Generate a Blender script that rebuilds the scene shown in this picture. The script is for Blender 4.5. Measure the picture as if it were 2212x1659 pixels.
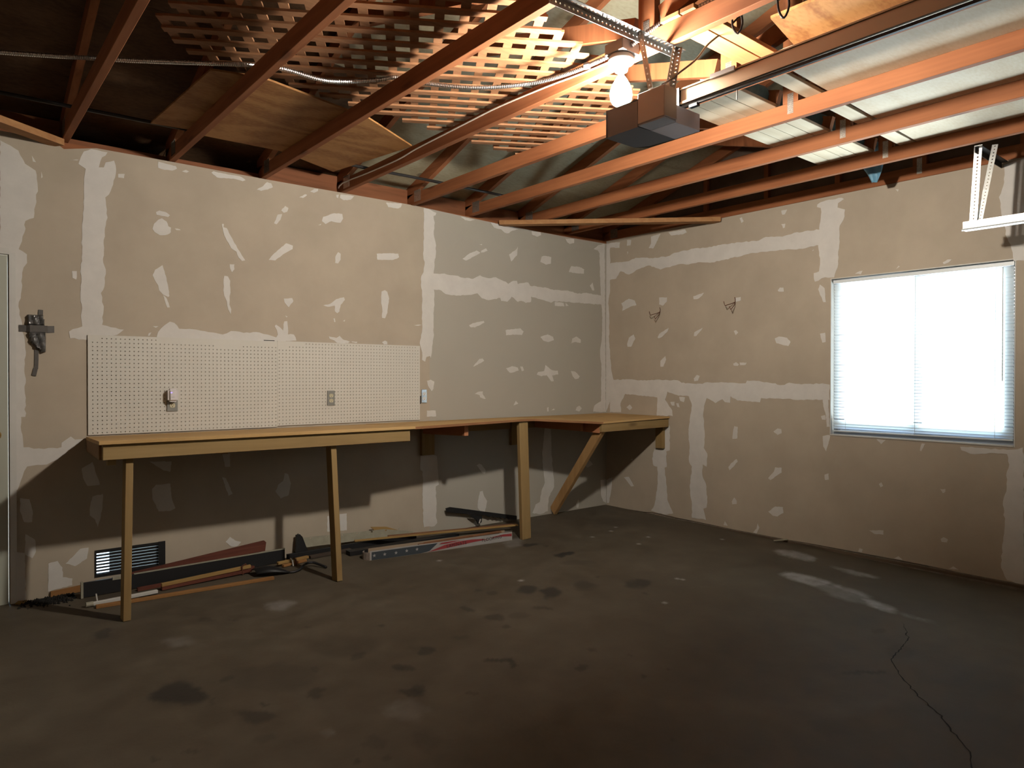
import bpy, bmesh, math, random
import numpy as np
from mathutils import Vector, Matrix
from mathutils.geometry import tessellate_polygon
random.seed(7)
R = math.radians
SC = bpy.context.scene
for o in list(bpy.data.objects): bpy.data.objects.remove(o, do_unlink=True)
COL = SC.collection

# ------------------------------------------------------------------ camera
cd = bpy.data.cameras.new('camera'); cam = bpy.data.objects.new('camera', cd); COL.objects.link(cam)
cd.sensor_fit = 'HORIZONTAL'; cd.sensor_width = 36.0
cd.lens = 36.0 * 1512.44 / 2212.0
cd.clip_start = 0.05; cd.clip_end = 200
yaw, pit, rol = R(39.54074), R(-0.49449), R(0.08307)
fw = Vector((math.sin(yaw)*math.cos(pit), math.cos(yaw)*math.cos(pit), math.sin(pit)))
rt = Vector((math.cos(yaw), -math.sin(yaw), 0)); up = rt.cross(fw)
rt2 = math.cos(rol)*rt + math.sin(rol)*up; up2 = -math.sin(rol)*rt + math.cos(rol)*up
M = Matrix((rt2, up2, -fw)).transposed().to_4x4(); M.translation = Vector((-5.3795, -4.9819, 1.3150))
cam.matrix_world = M
SC.camera = cam

# ------------------------------------------------------------------ daylight, exposure
SC.view_settings.view_transform = 'Standard'; SC.view_settings.look = 'None'
SC.view_settings.gamma = 1.0; SC.view_settings.use_curve_mapping = False
SC.view_settings.exposure = 0.0
SC.cycles.use_denoising = True
SC.cycles.max_bounces = 8; SC.cycles.diffuse_bounces = 4; SC.cycles.sample_clamp_indirect = 4.0
BULB_STRENGTH = 2300.0
BULB_COLOR = (1.0, 0.91, 0.79)
w = bpy.data.worlds.new('sky'); SC.world = w; w.use_nodes = True
nt = w.node_tree; nt.nodes.clear()
wo = nt.nodes.new('ShaderNodeOutputWorld'); bg = nt.nodes.new('ShaderNodeBackground'); sk = nt.nodes.new('ShaderNodeTexSky')
sk.sky_type = 'NISHITA'; sk.sun_disc = False; sk.sun_elevation = R(40); sk.sun_rotation = R(180); sk.air_density = 1.2
nt.links.new(sk.outputs[0], bg.inputs[0]); nt.links.new(bg.outputs[0], wo.inputs[0]); bg.inputs[1].default_value = 1.2
sl = bpy.data.lights.new('sun', 'SUN'); sun = bpy.data.objects.new('sun', sl); COL.objects.link(sun)
sl.energy = 14.0; sl.angle = R(0.5); sl.color = (1, 0.95, 0.88)
sun.rotation_euler = (R(-50), R(8), 0)          # high sun behind the house: lights the ground outside, never comes straight in
# daylight thrown up from the sunlit paving outside the window
al = bpy.data.lights.new('paving_bounce', 'AREA'); pav = bpy.data.objects.new('paving_bounce', al); COL.objects.link(pav)
al.shape = 'RECTANGLE'; al.size = 3.6; al.size_y = 5.0; al.energy = 3600.0; al.color = (0.80, 0.90, 1.0)
pav.location = (2.8, -3.0, -0.25); pav.rotation_euler = (R(180), 0, 0)

# ------------------------------------------------------------------ mesh helpers
BASE = {}
class MB:
    def __init__(s): s.v = []; s.f = []
    def add(s, vs, fs):
        n = len(s.v); s.v += [tuple(v) for v in vs]; s.f += [tuple(i+n for i in f) for f in fs]; return s
    def box(s, a, b):
        x0, y0, z0 = [min(p, q) for p, q in zip(a, b)]; x1, y1, z1 = [max(p, q) for p, q in zip(a, b)]
        return s.add([(x0,y0,z0),(x1,y0,z0),(x1,y1,z0),(x0,y1,z0),(x0,y0,z1),(x1,y0,z1),(x1,y1,z1),(x0,y1,z1)],
                     [(0,3,2,1),(4,5,6,7),(0,1,5,4),(1,2,6,5),(2,3,7,6),(3,0,4,7)])
    def bar(s, p, q, wd, ht, upv=(0,0,1)):
        """square bar from p to q (centre line); wd across, ht along upv"""
        p = Vector(p); q = Vector(q); d = (q-p).normalized(); u = Vector(upv)
        sd = d.cross(u).normalized(); u = sd.cross(d).normalized()
        vs = []
        for c in (p, q):
            for a, b in ((-1,-1),(1,-1),(1,1),(-1,1)): vs.append(c + sd*wd/2*a + u*ht/2*b)
        return s.add(vs, [(0,3,2,1),(4,5,6,7),(0,1,5,4),(1,2,6,5),(2,3,7,6),(3,0,4,7)])
    def tube(s, pts, r, n=8, cap=True):
        pts = [Vector(p) for p in pts]; rr = r if isinstance(r, (list, tuple)) else [r]*len(pts)
        vs = []; fs = []; prev = None
        for i, p in enumerate(pts):
            d = (pts[min(i+1, len(pts)-1)] - pts[max(i-1, 0)]).normalized()
            if prev is None:
                a = Vector((0,0,1)) if abs(d.z) < .9 else Vector((1,0,0))
                sd = d.cross(a).normalized()
            else:
                sd = (prev - d*prev.dot(d)).normalized()
            prev = sd; u = d.cross(sd)
            for k in range(n):
                t = 2*math.pi*k/n; vs.append(p + (sd*math.cos(t) + u*math.sin(t))*rr[i])
        for i in range(len(pts)-1):
            for k in range(n):
                fs.append((i*n+k, i*n+(k+1) % n, (i+1)*n+(k+1) % n, (i+1)*n+k))
        if cap: fs.append(tuple(range(n-1, -1, -1))); fs.append(tuple((len(pts)-1)*n+k for k in range(n)))
        return s.add(vs, fs)
    def lathe(s, c, prof, n=24):
        """profile of (radius, z) around the vertical through c"""
        vs = []; fs = []
        for r, z in prof:
            for k in range(n):
                t = 2*math.pi*k/n; vs.append((c[0]+r*math.cos(t), c[1]+r*math.sin(t), c[2]+z))
        for i in range(len(prof)-1):
            for k in range(n): fs.append((i*n+k, i*n+(k+1) % n, (i+1)*n+(k+1) % n, (i+1)*n+k))
        fs.append(tuple(range(n-1, -1, -1))); fs.append(tuple((len(prof)-1)*n+k for k in range(n)))
        return s.add(vs, fs)
    def slab(s, outer, holes, fr, th):
        """flat plate: 2-D outline and holes, fr = (origin, U, V, N); front face at 0, back at -th along N"""
        O, U, V, N = [Vector(x) for x in fr]
        loops = [outer] + holes
        flat = [p for l in loops for p in l]
        tri = tessellate_polygon([[Vector((p[0], p[1], 0)) for p in l] for l in loops])
        f3 = [O + U*p[0] + V*p[1] for p in flat]; m = len(flat)
        fs = [tuple(t) for t in tri] + [tuple(i+m for i in reversed(t)) for t in tri]
        n = 0
        for l in loops:
            k = len(l)
            for i in range(k): fs.append((n+i, n+(i+1) % k, n+m+(i+1) % k, n+m+i))
            n += k
        return s.add(f3 + [p - N*th for p in f3], fs)
    def holed(s, nx, ny, px, py, r, fr, th, skip=(), mx=(0, 0), my=(0, 0), seg=8):
        """plate of nx*ny cells px*py with a round hole in each cell; margins mx, my around"""
        O, U, V, N = [Vector(x) for x in fr]
        vs = []; fs = []; vid = {}
        def V_(x, y, z):
            k = (round(x, 6), round(y, 6), z)
            if k not in vid: vid[k] = len(vs); vs.append(O + U*x + V*y - N*z)
            return vid[k]
        W = nx*px + mx[0] + mx[1]; Hh = ny*py + my[0] + my[1]
        for z, rev in ((0, False), (th, True)):
            def F(*q): fs.append(tuple(reversed(q)) if rev else tuple(q))
            for i in range(nx):
                for j in range(ny):
                    x0 = mx[0]+i*px; y0 = my[0]+j*py; cx = x0+px/2; cy = y0+py/2
                    c = [V_(x0, y0, z), V_(x0+px, y0, z), V_(x0+px, y0+py, z), V_(x0, y0+py, z)]
                    if (i, j) in skip: F(*c); continue
                    h = [V_(cx+r*math.cos(2*math.pi*(k+.5)/seg + math.pi), cy+r*math.sin(2*math.pi*(k+.5)/seg + math.pi), z) for k in range(seg)]
                    q = seg//4
                    for e in range(4):
                        # hole vertices of this quarter run from corner e to corner e+1
                        hs = [h[(e*q + k) % seg] for k in range(q+1)]
                        F(c[e], c[(e+1) % 4], hs[-1] if q == 1 else h[((e+1)*q) % seg])
                        for k in range(q): F(c[e], h[(e*q+k+1) % seg], h[(e*q+k) % seg])
            if mx[0] > 0: F(V_(0, 0, z), V_(mx[0], 0, z), V_(mx[0], Hh, z), V_(0, Hh, z))
            if mx[1] > 0: F(V_(W-mx[1], 0, z), V_(W, 0, z), V_(W, Hh, z), V_(W-mx[1], Hh, z))
            if my[0] > 0: F(V_(mx[0], 0, z), V_(W-mx[1], 0, z), V_(W-mx[1], my[0], z), V_(mx[0], my[0], z))
            if my[1] > 0: F(V_(mx[0], Hh-my[1], z), V_(W-mx[1], Hh-my[1], z), V_(W-mx[1], Hh, z), V_(mx[0], Hh, z))
        for i in range(nx):
            for j in range(ny):
                if (i, j) in skip: continue
                cx = mx[0]+i*px+px/2; cy = my[0]+j*py+py/2
                for k in range(seg):
                    a = 2*math.pi*(k+.5)/seg + math.pi; b = 2*math.pi*(k+1.5)/seg + math.pi
                    fs.append((V_(cx+r*math.cos(a), cy+r*math.sin(a), 0), V_(cx+r*math.cos(b), cy+r*math.sin(b), 0),
                               V_(cx+r*math.cos(b), cy+r*math.sin(b), th), V_(cx+r*math.cos(a), cy+r*math.sin(a), th)))
        for a, b in (((0,0),(W,0)),((W,0),(W,Hh)),((W,Hh),(0,Hh)),((0,Hh),(0,0))):
            fs.append((V_(*a, 0), V_(*a, th), V_(*b, th), V_(*b, 0)))
        return s.add(vs, fs)

def mesh_of(name, mb, mat, base=(0,0,0), smooth=False):
    me = bpy.data.meshes.new(name)
    b = Vector(base)
    me.from_pydata([Vector(v)-b for v in mb.v], [], mb.f); me.update()
    for m in (mat if isinstance(mat, (list, tuple)) else [mat]): me.materials.append(m)
    if smooth:
        for p in me.polygons: p.use_smooth = True
    return me
def tag(o, label=None, cat=None, group=None, kind=None):
    if label: o['label'] = label
    if cat: o['category'] = cat
    if group: o['group'] = group
    if kind: o['kind'] = kind
    return o
def thing(name, loc, label, cat, group=None):
    o = bpy.data.objects.new(name, None); o.empty_display_size = .05; COL.objects.link(o); o.location = loc
    BASE[o.name] = Vector(loc)
    return tag(o, label, cat, group)
def single(name, mb, mat, label, cat, group=None, smooth=False, bev=0, base=None):
    """a thing that is one mesh; origin at the middle of its underside"""
    if base is None:
        xs, ys, zs = zip(*mb.v); base = ((min(xs)+max(xs))/2, (min(ys)+max(ys))/2, min(zs))
    me = mesh_of(name, mb, mat, base, smooth); o = bpy.data.objects.new(name, me); COL.objects.link(o); o.location = base
    BASE[o.name] = Vector(base)
    if bev: bevel(o, bev)
    return tag(o, label, cat, group)
def part(name, mb, mat, parent, label=None, smooth=False, bev=0):
    b = BASE[parent.name]
    me = mesh_of(name, mb, mat, b, smooth); o = bpy.data.objects.new(name, me); COL.objects.link(o); o.parent = parent
    BASE[o.name] = b
    if bev: bevel(o, bev)
    if label: o['label'] = label
    return o
def struct(name, mb, mat, smooth=False):
    o = bpy.data.objects.new(name, mesh_of(name, mb, mat, (0,0,0), smooth)); COL.objects.link(o)
    BASE[o.name] = Vector((0,0,0)); o['kind'] = 'structure'
    return o
def struct_root(name):
    o = bpy.data.objects.new(name, None); COL.objects.link(o); BASE[o.name] = Vector((0,0,0)); o['kind'] = 'structure'
    return o
def bevel(o, wd, seg=1):
    m = o.modifiers.new('bevel', 'BEVEL'); m.width = wd; m.segments = seg; m.limit_method = 'ANGLE'; m.angle_limit = R(40)

# ------------------------------------------------------------------ materials
def mat(name, col, rough=.7, metal=0.0, noise=0.0, nscale=8.0, col2=None, bump=0.0, bscale=60.0, spec=0.4, stretch=None, emit=None, estr=0, translucent=0):
    m = bpy.data.materials.new(name); m.use_nodes = True; t = m.node_tree; n = t.nodes; L = t.links
    p = n['Principled BSDF']; p.inputs['Roughness'].default_value = rough; p.inputs['Metallic'].default_value = metal
    p.inputs['Base Color'].default_value = (*col, 1); p.inputs['Specular IOR Level'].default_value = spec
    tc = n.new('ShaderNodeTexCoord'); mp = n.new('ShaderNodeMapping'); L.new(tc.outputs['Object'], mp.inputs[0])
    if stretch: mp.inputs['Scale'].default_value = stretch
    if noise or col2:
        nz = n.new('ShaderNodeTexNoise'); nz.inputs['Scale'].default_value = nscale; nz.inputs['Detail'].default_value = 6; nz.inputs['Roughness'].default_value = .6
        L.new(mp.outputs[0], nz.inputs['Vector'])
        cr = n.new('ShaderNodeValToRGB'); L.new(nz.outputs[0], cr.inputs[0])
        c2 = col2 or tuple(c*(1-noise) for c in col); c1 = col if col2 else tuple(min(1, c*(1+noise*.6)) for c in col)
        cr.color_ramp.elements[0].position = .32; cr.color_ramp.elements[1].position = .68
        cr.color_ramp.elements[0].color = (*c2, 1); cr.color_ramp.elements[1].color = (*c1, 1)
        L.new(cr.outputs[0], p.inputs['Base Color'])
    if bump:
        nb = n.new('ShaderNodeTexNoise'); nb.inputs['Scale'].default_value = bscale; nb.inputs['Detail'].default_value = 4; L.new(mp.outputs[0], nb.inputs['Vector'])
        bp = n.new('ShaderNodeBump'); bp.inputs['Strength'].default_value = bump; bp.inputs['Distance'].default_value = .002
        L.new(nb.outputs[0], bp.inputs['Height']); L.new(bp.outputs[0], p.inputs['Normal'])
    if emit:
        p.inputs['Emission Color'].default_value = (*emit, 1); p.inputs['Emission Strength'].default_value = estr
    if translucent:
        tr = n.new('ShaderNodeBsdfTranslucent'); tr.inputs[0].default_value = (*col, 1); mx = n.new('ShaderNodeMixShader'); mx.inputs[0].default_value = translucent
        L.new(p.outputs[0], mx.inputs[1]); L.new(tr.outputs[0], mx.inputs[2]); L.new(mx.outputs[0], n['Material Output'].inputs[0])
    return m
def wood(name, c1, c2, axis='y', rough=.75, wave=True, grain=26.0, knots=True, bump=.25):
    """sawn timber: streaky grain along one axis, a few knots"""
    m = bpy.data.materials.new(name); m.use_nodes = True; t = m.node_tree; n = t.nodes; L = t.links
    p = n['Principled BSDF']; p.inputs['Roughness'].default_value = rough; p.inputs['Specular IOR Level'].default_value = .25
    tc = n.new('ShaderNodeTexCoord'); oi = n.new('ShaderNodeObjectInfo'); ad = n.new('ShaderNodeVectorMath'); ad.operation = 'ADD'
    sc = n.new('ShaderNodeVectorMath'); sc.operation = 'SCALE'; sc.inputs['Scale'].default_value = 37.0
    cb = n.new('ShaderNodeCombineXYZ')
    for k in range(3): L.new(oi.outputs['Random'], cb.inputs[k])
    L.new(cb.outputs[0], sc.inputs[0]); L.new(tc.outputs['Object'], ad.inputs[0]); L.new(sc.outputs[0], ad.inputs[1])
    mp = n.new('ShaderNodeMapping'); L.new(ad.outputs[0], mp.inputs[0])
    s = [1.0, 1.0, 1.0]; s['xyz'.index(axis)] = .06
    mp.inputs['Scale'].default_value = s
    nz = n.new('ShaderNodeTexNoise'); nz.inputs['Scale'].default_value = grain; nz.inputs['Detail'].default_value = 5; nz.inputs['Distortion'].default_value = .6
    L.new(mp.outputs[0], nz.inputs['Vector'])
    big = n.new('ShaderNodeTexNoise'); big.inputs['Scale'].default_value = 2.5; big.inputs['Detail'].default_value = 2; L.new(ad.outputs[0], big.inputs['Vector'])
    mx = n.new('ShaderNodeMath'); mx.operation = 'MULTIPLY_ADD'; mx.inputs[1].default_value = .5; L.new(big.outputs[0], mx.inputs[0]); L.new(nz.outputs[0], mx.inputs[2])
    cr = n.new('ShaderNodeValToRGB'); L.new(mx.outputs[0], cr.inputs[0])
    cr.color_ramp.elements[0].position = .50; cr.color_ramp.elements[1].position = .95
    cr.color_ramp.elements[0].color = (*c2, 1); cr.color_ramp.elements[1].color = (*c1, 1)
    out = cr.outputs[0]
    if knots:
        mk = n.new('ShaderNodeMapping'); L.new(ad.outputs[0], mk.inputs[0]); s2 = [6.0, 6.0, 6.0]; s2['xyz'.index(axis)] = 1.7; mk.inputs['Scale'].default_value = s2
        vo = n.new('ShaderNodeTexVoronoi'); vo.inputs['Scale'].default_value = 1.0; L.new(mk.outputs[0], vo.inputs['Vector'])
        kr = n.new('ShaderNodeValToRGB'); L.new(vo.outputs['Distance'], kr.inputs[0])
        kr.color_ramp.elements[0].position = .06; kr.color_ramp.elements[1].position = .15
        kr.color_ramp.elements[0].color = (.35,.3,.28,1); kr.color_ramp.elements[1].color = (1,1,1,1)
        mu = n.new('ShaderNodeMixRGB'); mu.blend_type = 'MULTIPLY'; mu.inputs[0].default_value = .8
        L.new(out, mu.inputs[1]); L.new(kr.outputs[0], mu.inputs[2]); out = mu.outputs[0]
    L.new(out, p.inputs['Base Color'])
    bp = n.new('ShaderNodeBump'); bp.inputs['Strength'].default_value = bump; bp.inputs['Distance'].default_value = .0015
    L.new(nz.outputs[0], bp.inputs['Height']); L.new(bp.outputs[0], p.inputs['Normal'])
    return m
def plywood(name, c1, c2, scale=2.6, axis='x', contrast=1.0, rough=.7):
    """rotary-cut veneer: wandering cathedral bands and a few plugs"""
    m = bpy.data.materials.new(name); m.use_nodes = True; t = m.node_tree; n = t.nodes; L = t.links
    p = n['Principled BSDF']; p.inputs['Roughness'].default_value = rough; p.inputs['Specular IOR Level'].default_value = .25
    tc = n.new('ShaderNodeTexCoord'); mp = n.new('ShaderNodeMapping'); L.new(tc.outputs['Object'], mp.inputs[0])
    s = [1.0, 1.0, 1.0]; s['xyz'.index(axis)] = .38; mp.inputs['Scale'].default_value = s
    nz = n.new('ShaderNodeTexNoise'); nz.inputs['Scale'].default_value = scale; nz.inputs['Detail'].default_value = 2.5; nz.inputs['Roughness'].default_value = .4
    L.new(mp.outputs[0], nz.inputs['Vector'])
    ml = n.new('ShaderNodeMath'); ml.operation = 'MULTIPLY'; ml.inputs[1].default_value = 48.0; L.new(nz.outputs[0], ml.inputs[0])
    sn = n.new('ShaderNodeMath'); sn.operation = 'SINE'; L.new(ml.outputs[0], sn.inputs[0])
    fi = n.new('ShaderNodeTexNoise'); fi.inputs['Scale'].default_value = 70; fi.inputs['Detail'].default_value = 3; L.new(mp.outputs[0], fi.inputs['Vector'])
    a = n.new('ShaderNodeMath'); a.operation = 'MULTIPLY_ADD'; a.inputs[1].default_value = .28*contrast; L.new(sn.outputs[0], a.inputs[0]); L.new(fi.outputs[0], a.inputs[2])
    cr = n.new('ShaderNodeValToRGB'); L.new(a.outputs[0], cr.inputs[0])
    cr.color_ramp.elements[0].position = .2; cr.color_ramp.elements[1].position = .72
    cr.color_ramp.elements[0].color = (*c2, 1); cr.color_ramp.elements[1].color = (*c1, 1)
    vo = n.new('ShaderNodeTexVoronoi'); vo.inputs['Scale'].default_value = 2.3; L.new(tc.outputs['Object'], vo.inputs['Vector'])
    kr = n.new('ShaderNodeValToRGB'); L.new(vo.outputs['Distance'], kr.inputs[0]); kr.color_ramp.elements[0].position = .045; kr.color_ramp.elements[1].position = .085
    kr.color_ramp.elements[0].color = (.3,.25,.22,1); kr.color_ramp.elements[1].color = (1,1,1,1)
    mu = n.new('ShaderNodeMixRGB'); mu.blend_type = 'MULTIPLY'; mu.inputs[0].default_value = .75; L.new(cr.outputs[0], mu.inputs[1]); L.new(kr.outputs[0], mu.inputs[2])
    L.new(mu.outputs[0], p.inputs['Base Color'])
    return m

FIR, FIRD = (.275,.103,.041), (.185,.062,.023)
M_drywall = mat('drywall_paper', (.385,.330,.262), .9, noise=.09, nscale=2.2, bump=.05, spec=.15)
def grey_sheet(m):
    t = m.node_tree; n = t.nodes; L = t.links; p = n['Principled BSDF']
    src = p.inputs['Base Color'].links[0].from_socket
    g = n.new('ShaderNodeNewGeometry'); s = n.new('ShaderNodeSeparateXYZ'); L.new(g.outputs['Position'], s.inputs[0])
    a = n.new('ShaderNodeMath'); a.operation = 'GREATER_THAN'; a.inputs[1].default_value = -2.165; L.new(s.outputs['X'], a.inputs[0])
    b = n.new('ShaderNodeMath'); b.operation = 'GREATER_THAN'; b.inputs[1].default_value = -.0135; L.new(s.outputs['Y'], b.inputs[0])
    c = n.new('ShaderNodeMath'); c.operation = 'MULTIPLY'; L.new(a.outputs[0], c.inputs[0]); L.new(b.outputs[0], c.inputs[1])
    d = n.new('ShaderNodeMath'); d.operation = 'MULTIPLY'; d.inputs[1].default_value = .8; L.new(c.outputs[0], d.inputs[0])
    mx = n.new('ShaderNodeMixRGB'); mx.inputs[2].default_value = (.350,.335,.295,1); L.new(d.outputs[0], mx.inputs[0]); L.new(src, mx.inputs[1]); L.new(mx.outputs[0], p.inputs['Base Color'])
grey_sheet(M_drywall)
M_comp = mat('joint_compound', (.545,.525,.495), .9, noise=.06, nscale=9, bump=.12, bscale=40, spec=.15)
M_firy = wood('fir_along_y', FIR, FIRD, 'y'); M_firx = wood('fir_along_x', FIR, FIRD, 'x'); M_firz = wood('fir_along_z', FIR, FIRD, 'z')
M_brace = wood('brace_fir', (.36,.19,.08), (.28,.13,.052), 'x')
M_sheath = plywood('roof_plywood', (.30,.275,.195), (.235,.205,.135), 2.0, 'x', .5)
M_sheathd = plywood('shaded_brown_roof_plywood', (.105,.058,.030), (.065,.033,.016), 2.0, 'x', .5)  # browner plywood, its colour also darkened for the shade at the left
M_ply = plywood('fir_plywood', (.33,.165,.058), (.21,.09,.028), 2.2, 'x', .75)
M_deckply = plywood('deck_plywood', (.56,.46,.33), (.50,.38,.25), 2.0, 'x', .6)
M_deck = wood('deck_pine', (.60,.50,.36), (.50,.39,.26), 'x', knots=True, grain=18)
M_plank = wood('plank_fir', (.40,.20,.085), (.30,.13,.05), 'x')
M_lat = wood('lattice_cedar', (.255,.128,.062), (.18,.082,.038), 'x', knots=False, grain=34)
M_bench = wood('bench_pine', (.285,.195,.085), (.215,.138,.055), 'x', grain=20); M_benchz = wood('bench_pine_upright', (.285,.195,.085), (.22,.14,.056), 'z', grain=20); M_benchy = wood('bench_pine_deep', (.26,.155,.075), (.20,.11,.05), 'y', grain=20)
M_edge = wood('raw_plywood_edge', (.26,.13,.058), (.20,.09,.04), 'x')
M_peg = mat('white_hardboard', (.52,.50,.45), .55, noise=.03, nscale=3, spec=.3)
M_galv = mat('galvanised_steel', (.50,.51,.50), .38, .9, noise=.2, nscale=30)
M_conduit = mat('flexible_steel_conduit', (.62,.62,.62), .28, 1.0)
M_track = mat('zinc_track', (.62,.64,.66), .42, .75, noise=.1, nscale=12)
M_dark = mat('dark_steel', (.03,.03,.032), .45, .6)
M_black = mat('black_plastic', (.012,.012,.013), .5)
M_cable = mat('black_cable', (.02,.018,.018), .35)
M_white = mat('white_paint', (.50,.49,.46), .5, noise=.05, nscale=10)
M_porc = mat('white_porcelain', (.75,.74,.70), .25, spec=.5)
M_box = mat('junction_box_steel', (.20,.19,.18), .5, .7)
M_bulb = mat('lit_bulb', (1,1,1), .5, emit=BULB_COLOR, estr=BULB_STRENGTH)
M_opgrey = mat('opener_grey', (.11,.115,.13), .5, .2)
M_optan = mat('opener_cover', (.40,.35,.32), .5)
M_lens = mat('opener_lens', (.62,.62,.66), .35, translucent=.35)
M_rail = mat('opener_rail', (.36,.25,.16), .4, .5)
M_romex = mat('white_cable', (.55,.50,.45), .5)
M_plate = mat('nail_plate_steel', (.48,.46,.42), .35, .85, noise=.35, nscale=120)
M_concrete_wall = mat('stem_concrete', (.16,.135,.105), .95, noise=.35, nscale=14, bump=.5)
M_dirtwood = wood('dirty_sill', (.13,.095,.065), (.06,.045,.033), 'y')
M_tape = mat('duct_tape', (.15,.15,.15), .32, .5, noise=.3, nscale=60, bump=.3, bscale=90)
M_rust = mat('rusty_wire', (.10,.035,.018), .7, .2)
M_outgrey = mat('grey_cover_plate', (.20,.20,.185), .5, .2); M_outmetal = mat('steel_cover_plate', (.55,.58,.62), .25, .9)
M_ivory = mat('ivory_plastic', (.50,.46,.32), .45); M_outwhite = mat('white_receptacle', (.65,.66,.66), .4)
M_lav = mat('white_plug_in', (.58,.55,.55), .4); M_slot = mat('slot_black', (.01,.01,.01), .6)
M_led = mat('purple_led', (.2,.15,.9), .3, emit=(.30,.22,1.0), estr=2.5)
M_slat = mat('vinyl_slat', (.78,.80,.80), .45, translucent=.5)
M_vinyl = mat('window_vinyl', (.62,.66,.68), .4); M_alu = mat('window_aluminium', (.30,.33,.37), .35, .7)
M_door = mat('door_paint', (.36,.37,.31), .5, noise=.04, nscale=4); M_brass = mat('brass', (.65,.42,.12), .25, 1.0)
M_tarp = mat('blue_tarp', (.13,.30,.42), .45, noise=.25, nscale=18, bump=.4, bscale=25)
M_redwood = wood('red_brown_trim', (.14,.045,.028), (.08,.024,.016), 'x'); M_yell = wood('yellow_pine_strip', (.34,.22,.08), (.26,.155,.055), 'x'); M_orange = wood('orange_pine_strip', (.30,.155,.055), (.22,.10,.035), 'x')
M_cream = mat('cream_painted_metal', (.30,.285,.22), .5, noise=.12, nscale=20)
M_carton = mat('printed_carton', (.31,.30,.29), .7, noise=.08, nscale=14); M_cardin = mat('carton_inside', (.30,.23,.16), .85)
M_navy = mat('print_navy', (.035,.045,.055), .7); M_red = mat('print_red', (.26,.035,.04), .7); M_ink = mat('print_ink', (.03,.02,.02), .7)
M_lam = wood('laminate_brown', (.22,.105,.052), (.15,.065,.032), 'x', knots=False)
M_dirt = mat('black_dirt', (.012,.011,.010), .95, noise=.5, nscale=40)
M_glass = bpy.data.materials.new('window_glass'); M_glass.use_nodes = True
_n = M_glass.node_tree.nodes; _l = M_glass.node_tree.links; _n.remove(_n['Principled BSDF'])
_t = _n.new('ShaderNodeBsdfTransparent'); _t.inputs[0].default_value = (.93,.97,.96,1); _g = _n.new('ShaderNodeBsdfGlossy'); _g.inputs[1].default_value = .02
_m = _n.new('ShaderNodeMixShader'); _m.inputs[0].default_value = .06; _l.new(_t.outputs[0], _m.inputs[1]); _l.new(_g.outputs[0], _m.inputs[2]); _l.new(_m.outputs[0], _n['Material Output'].inputs[0])

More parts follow.
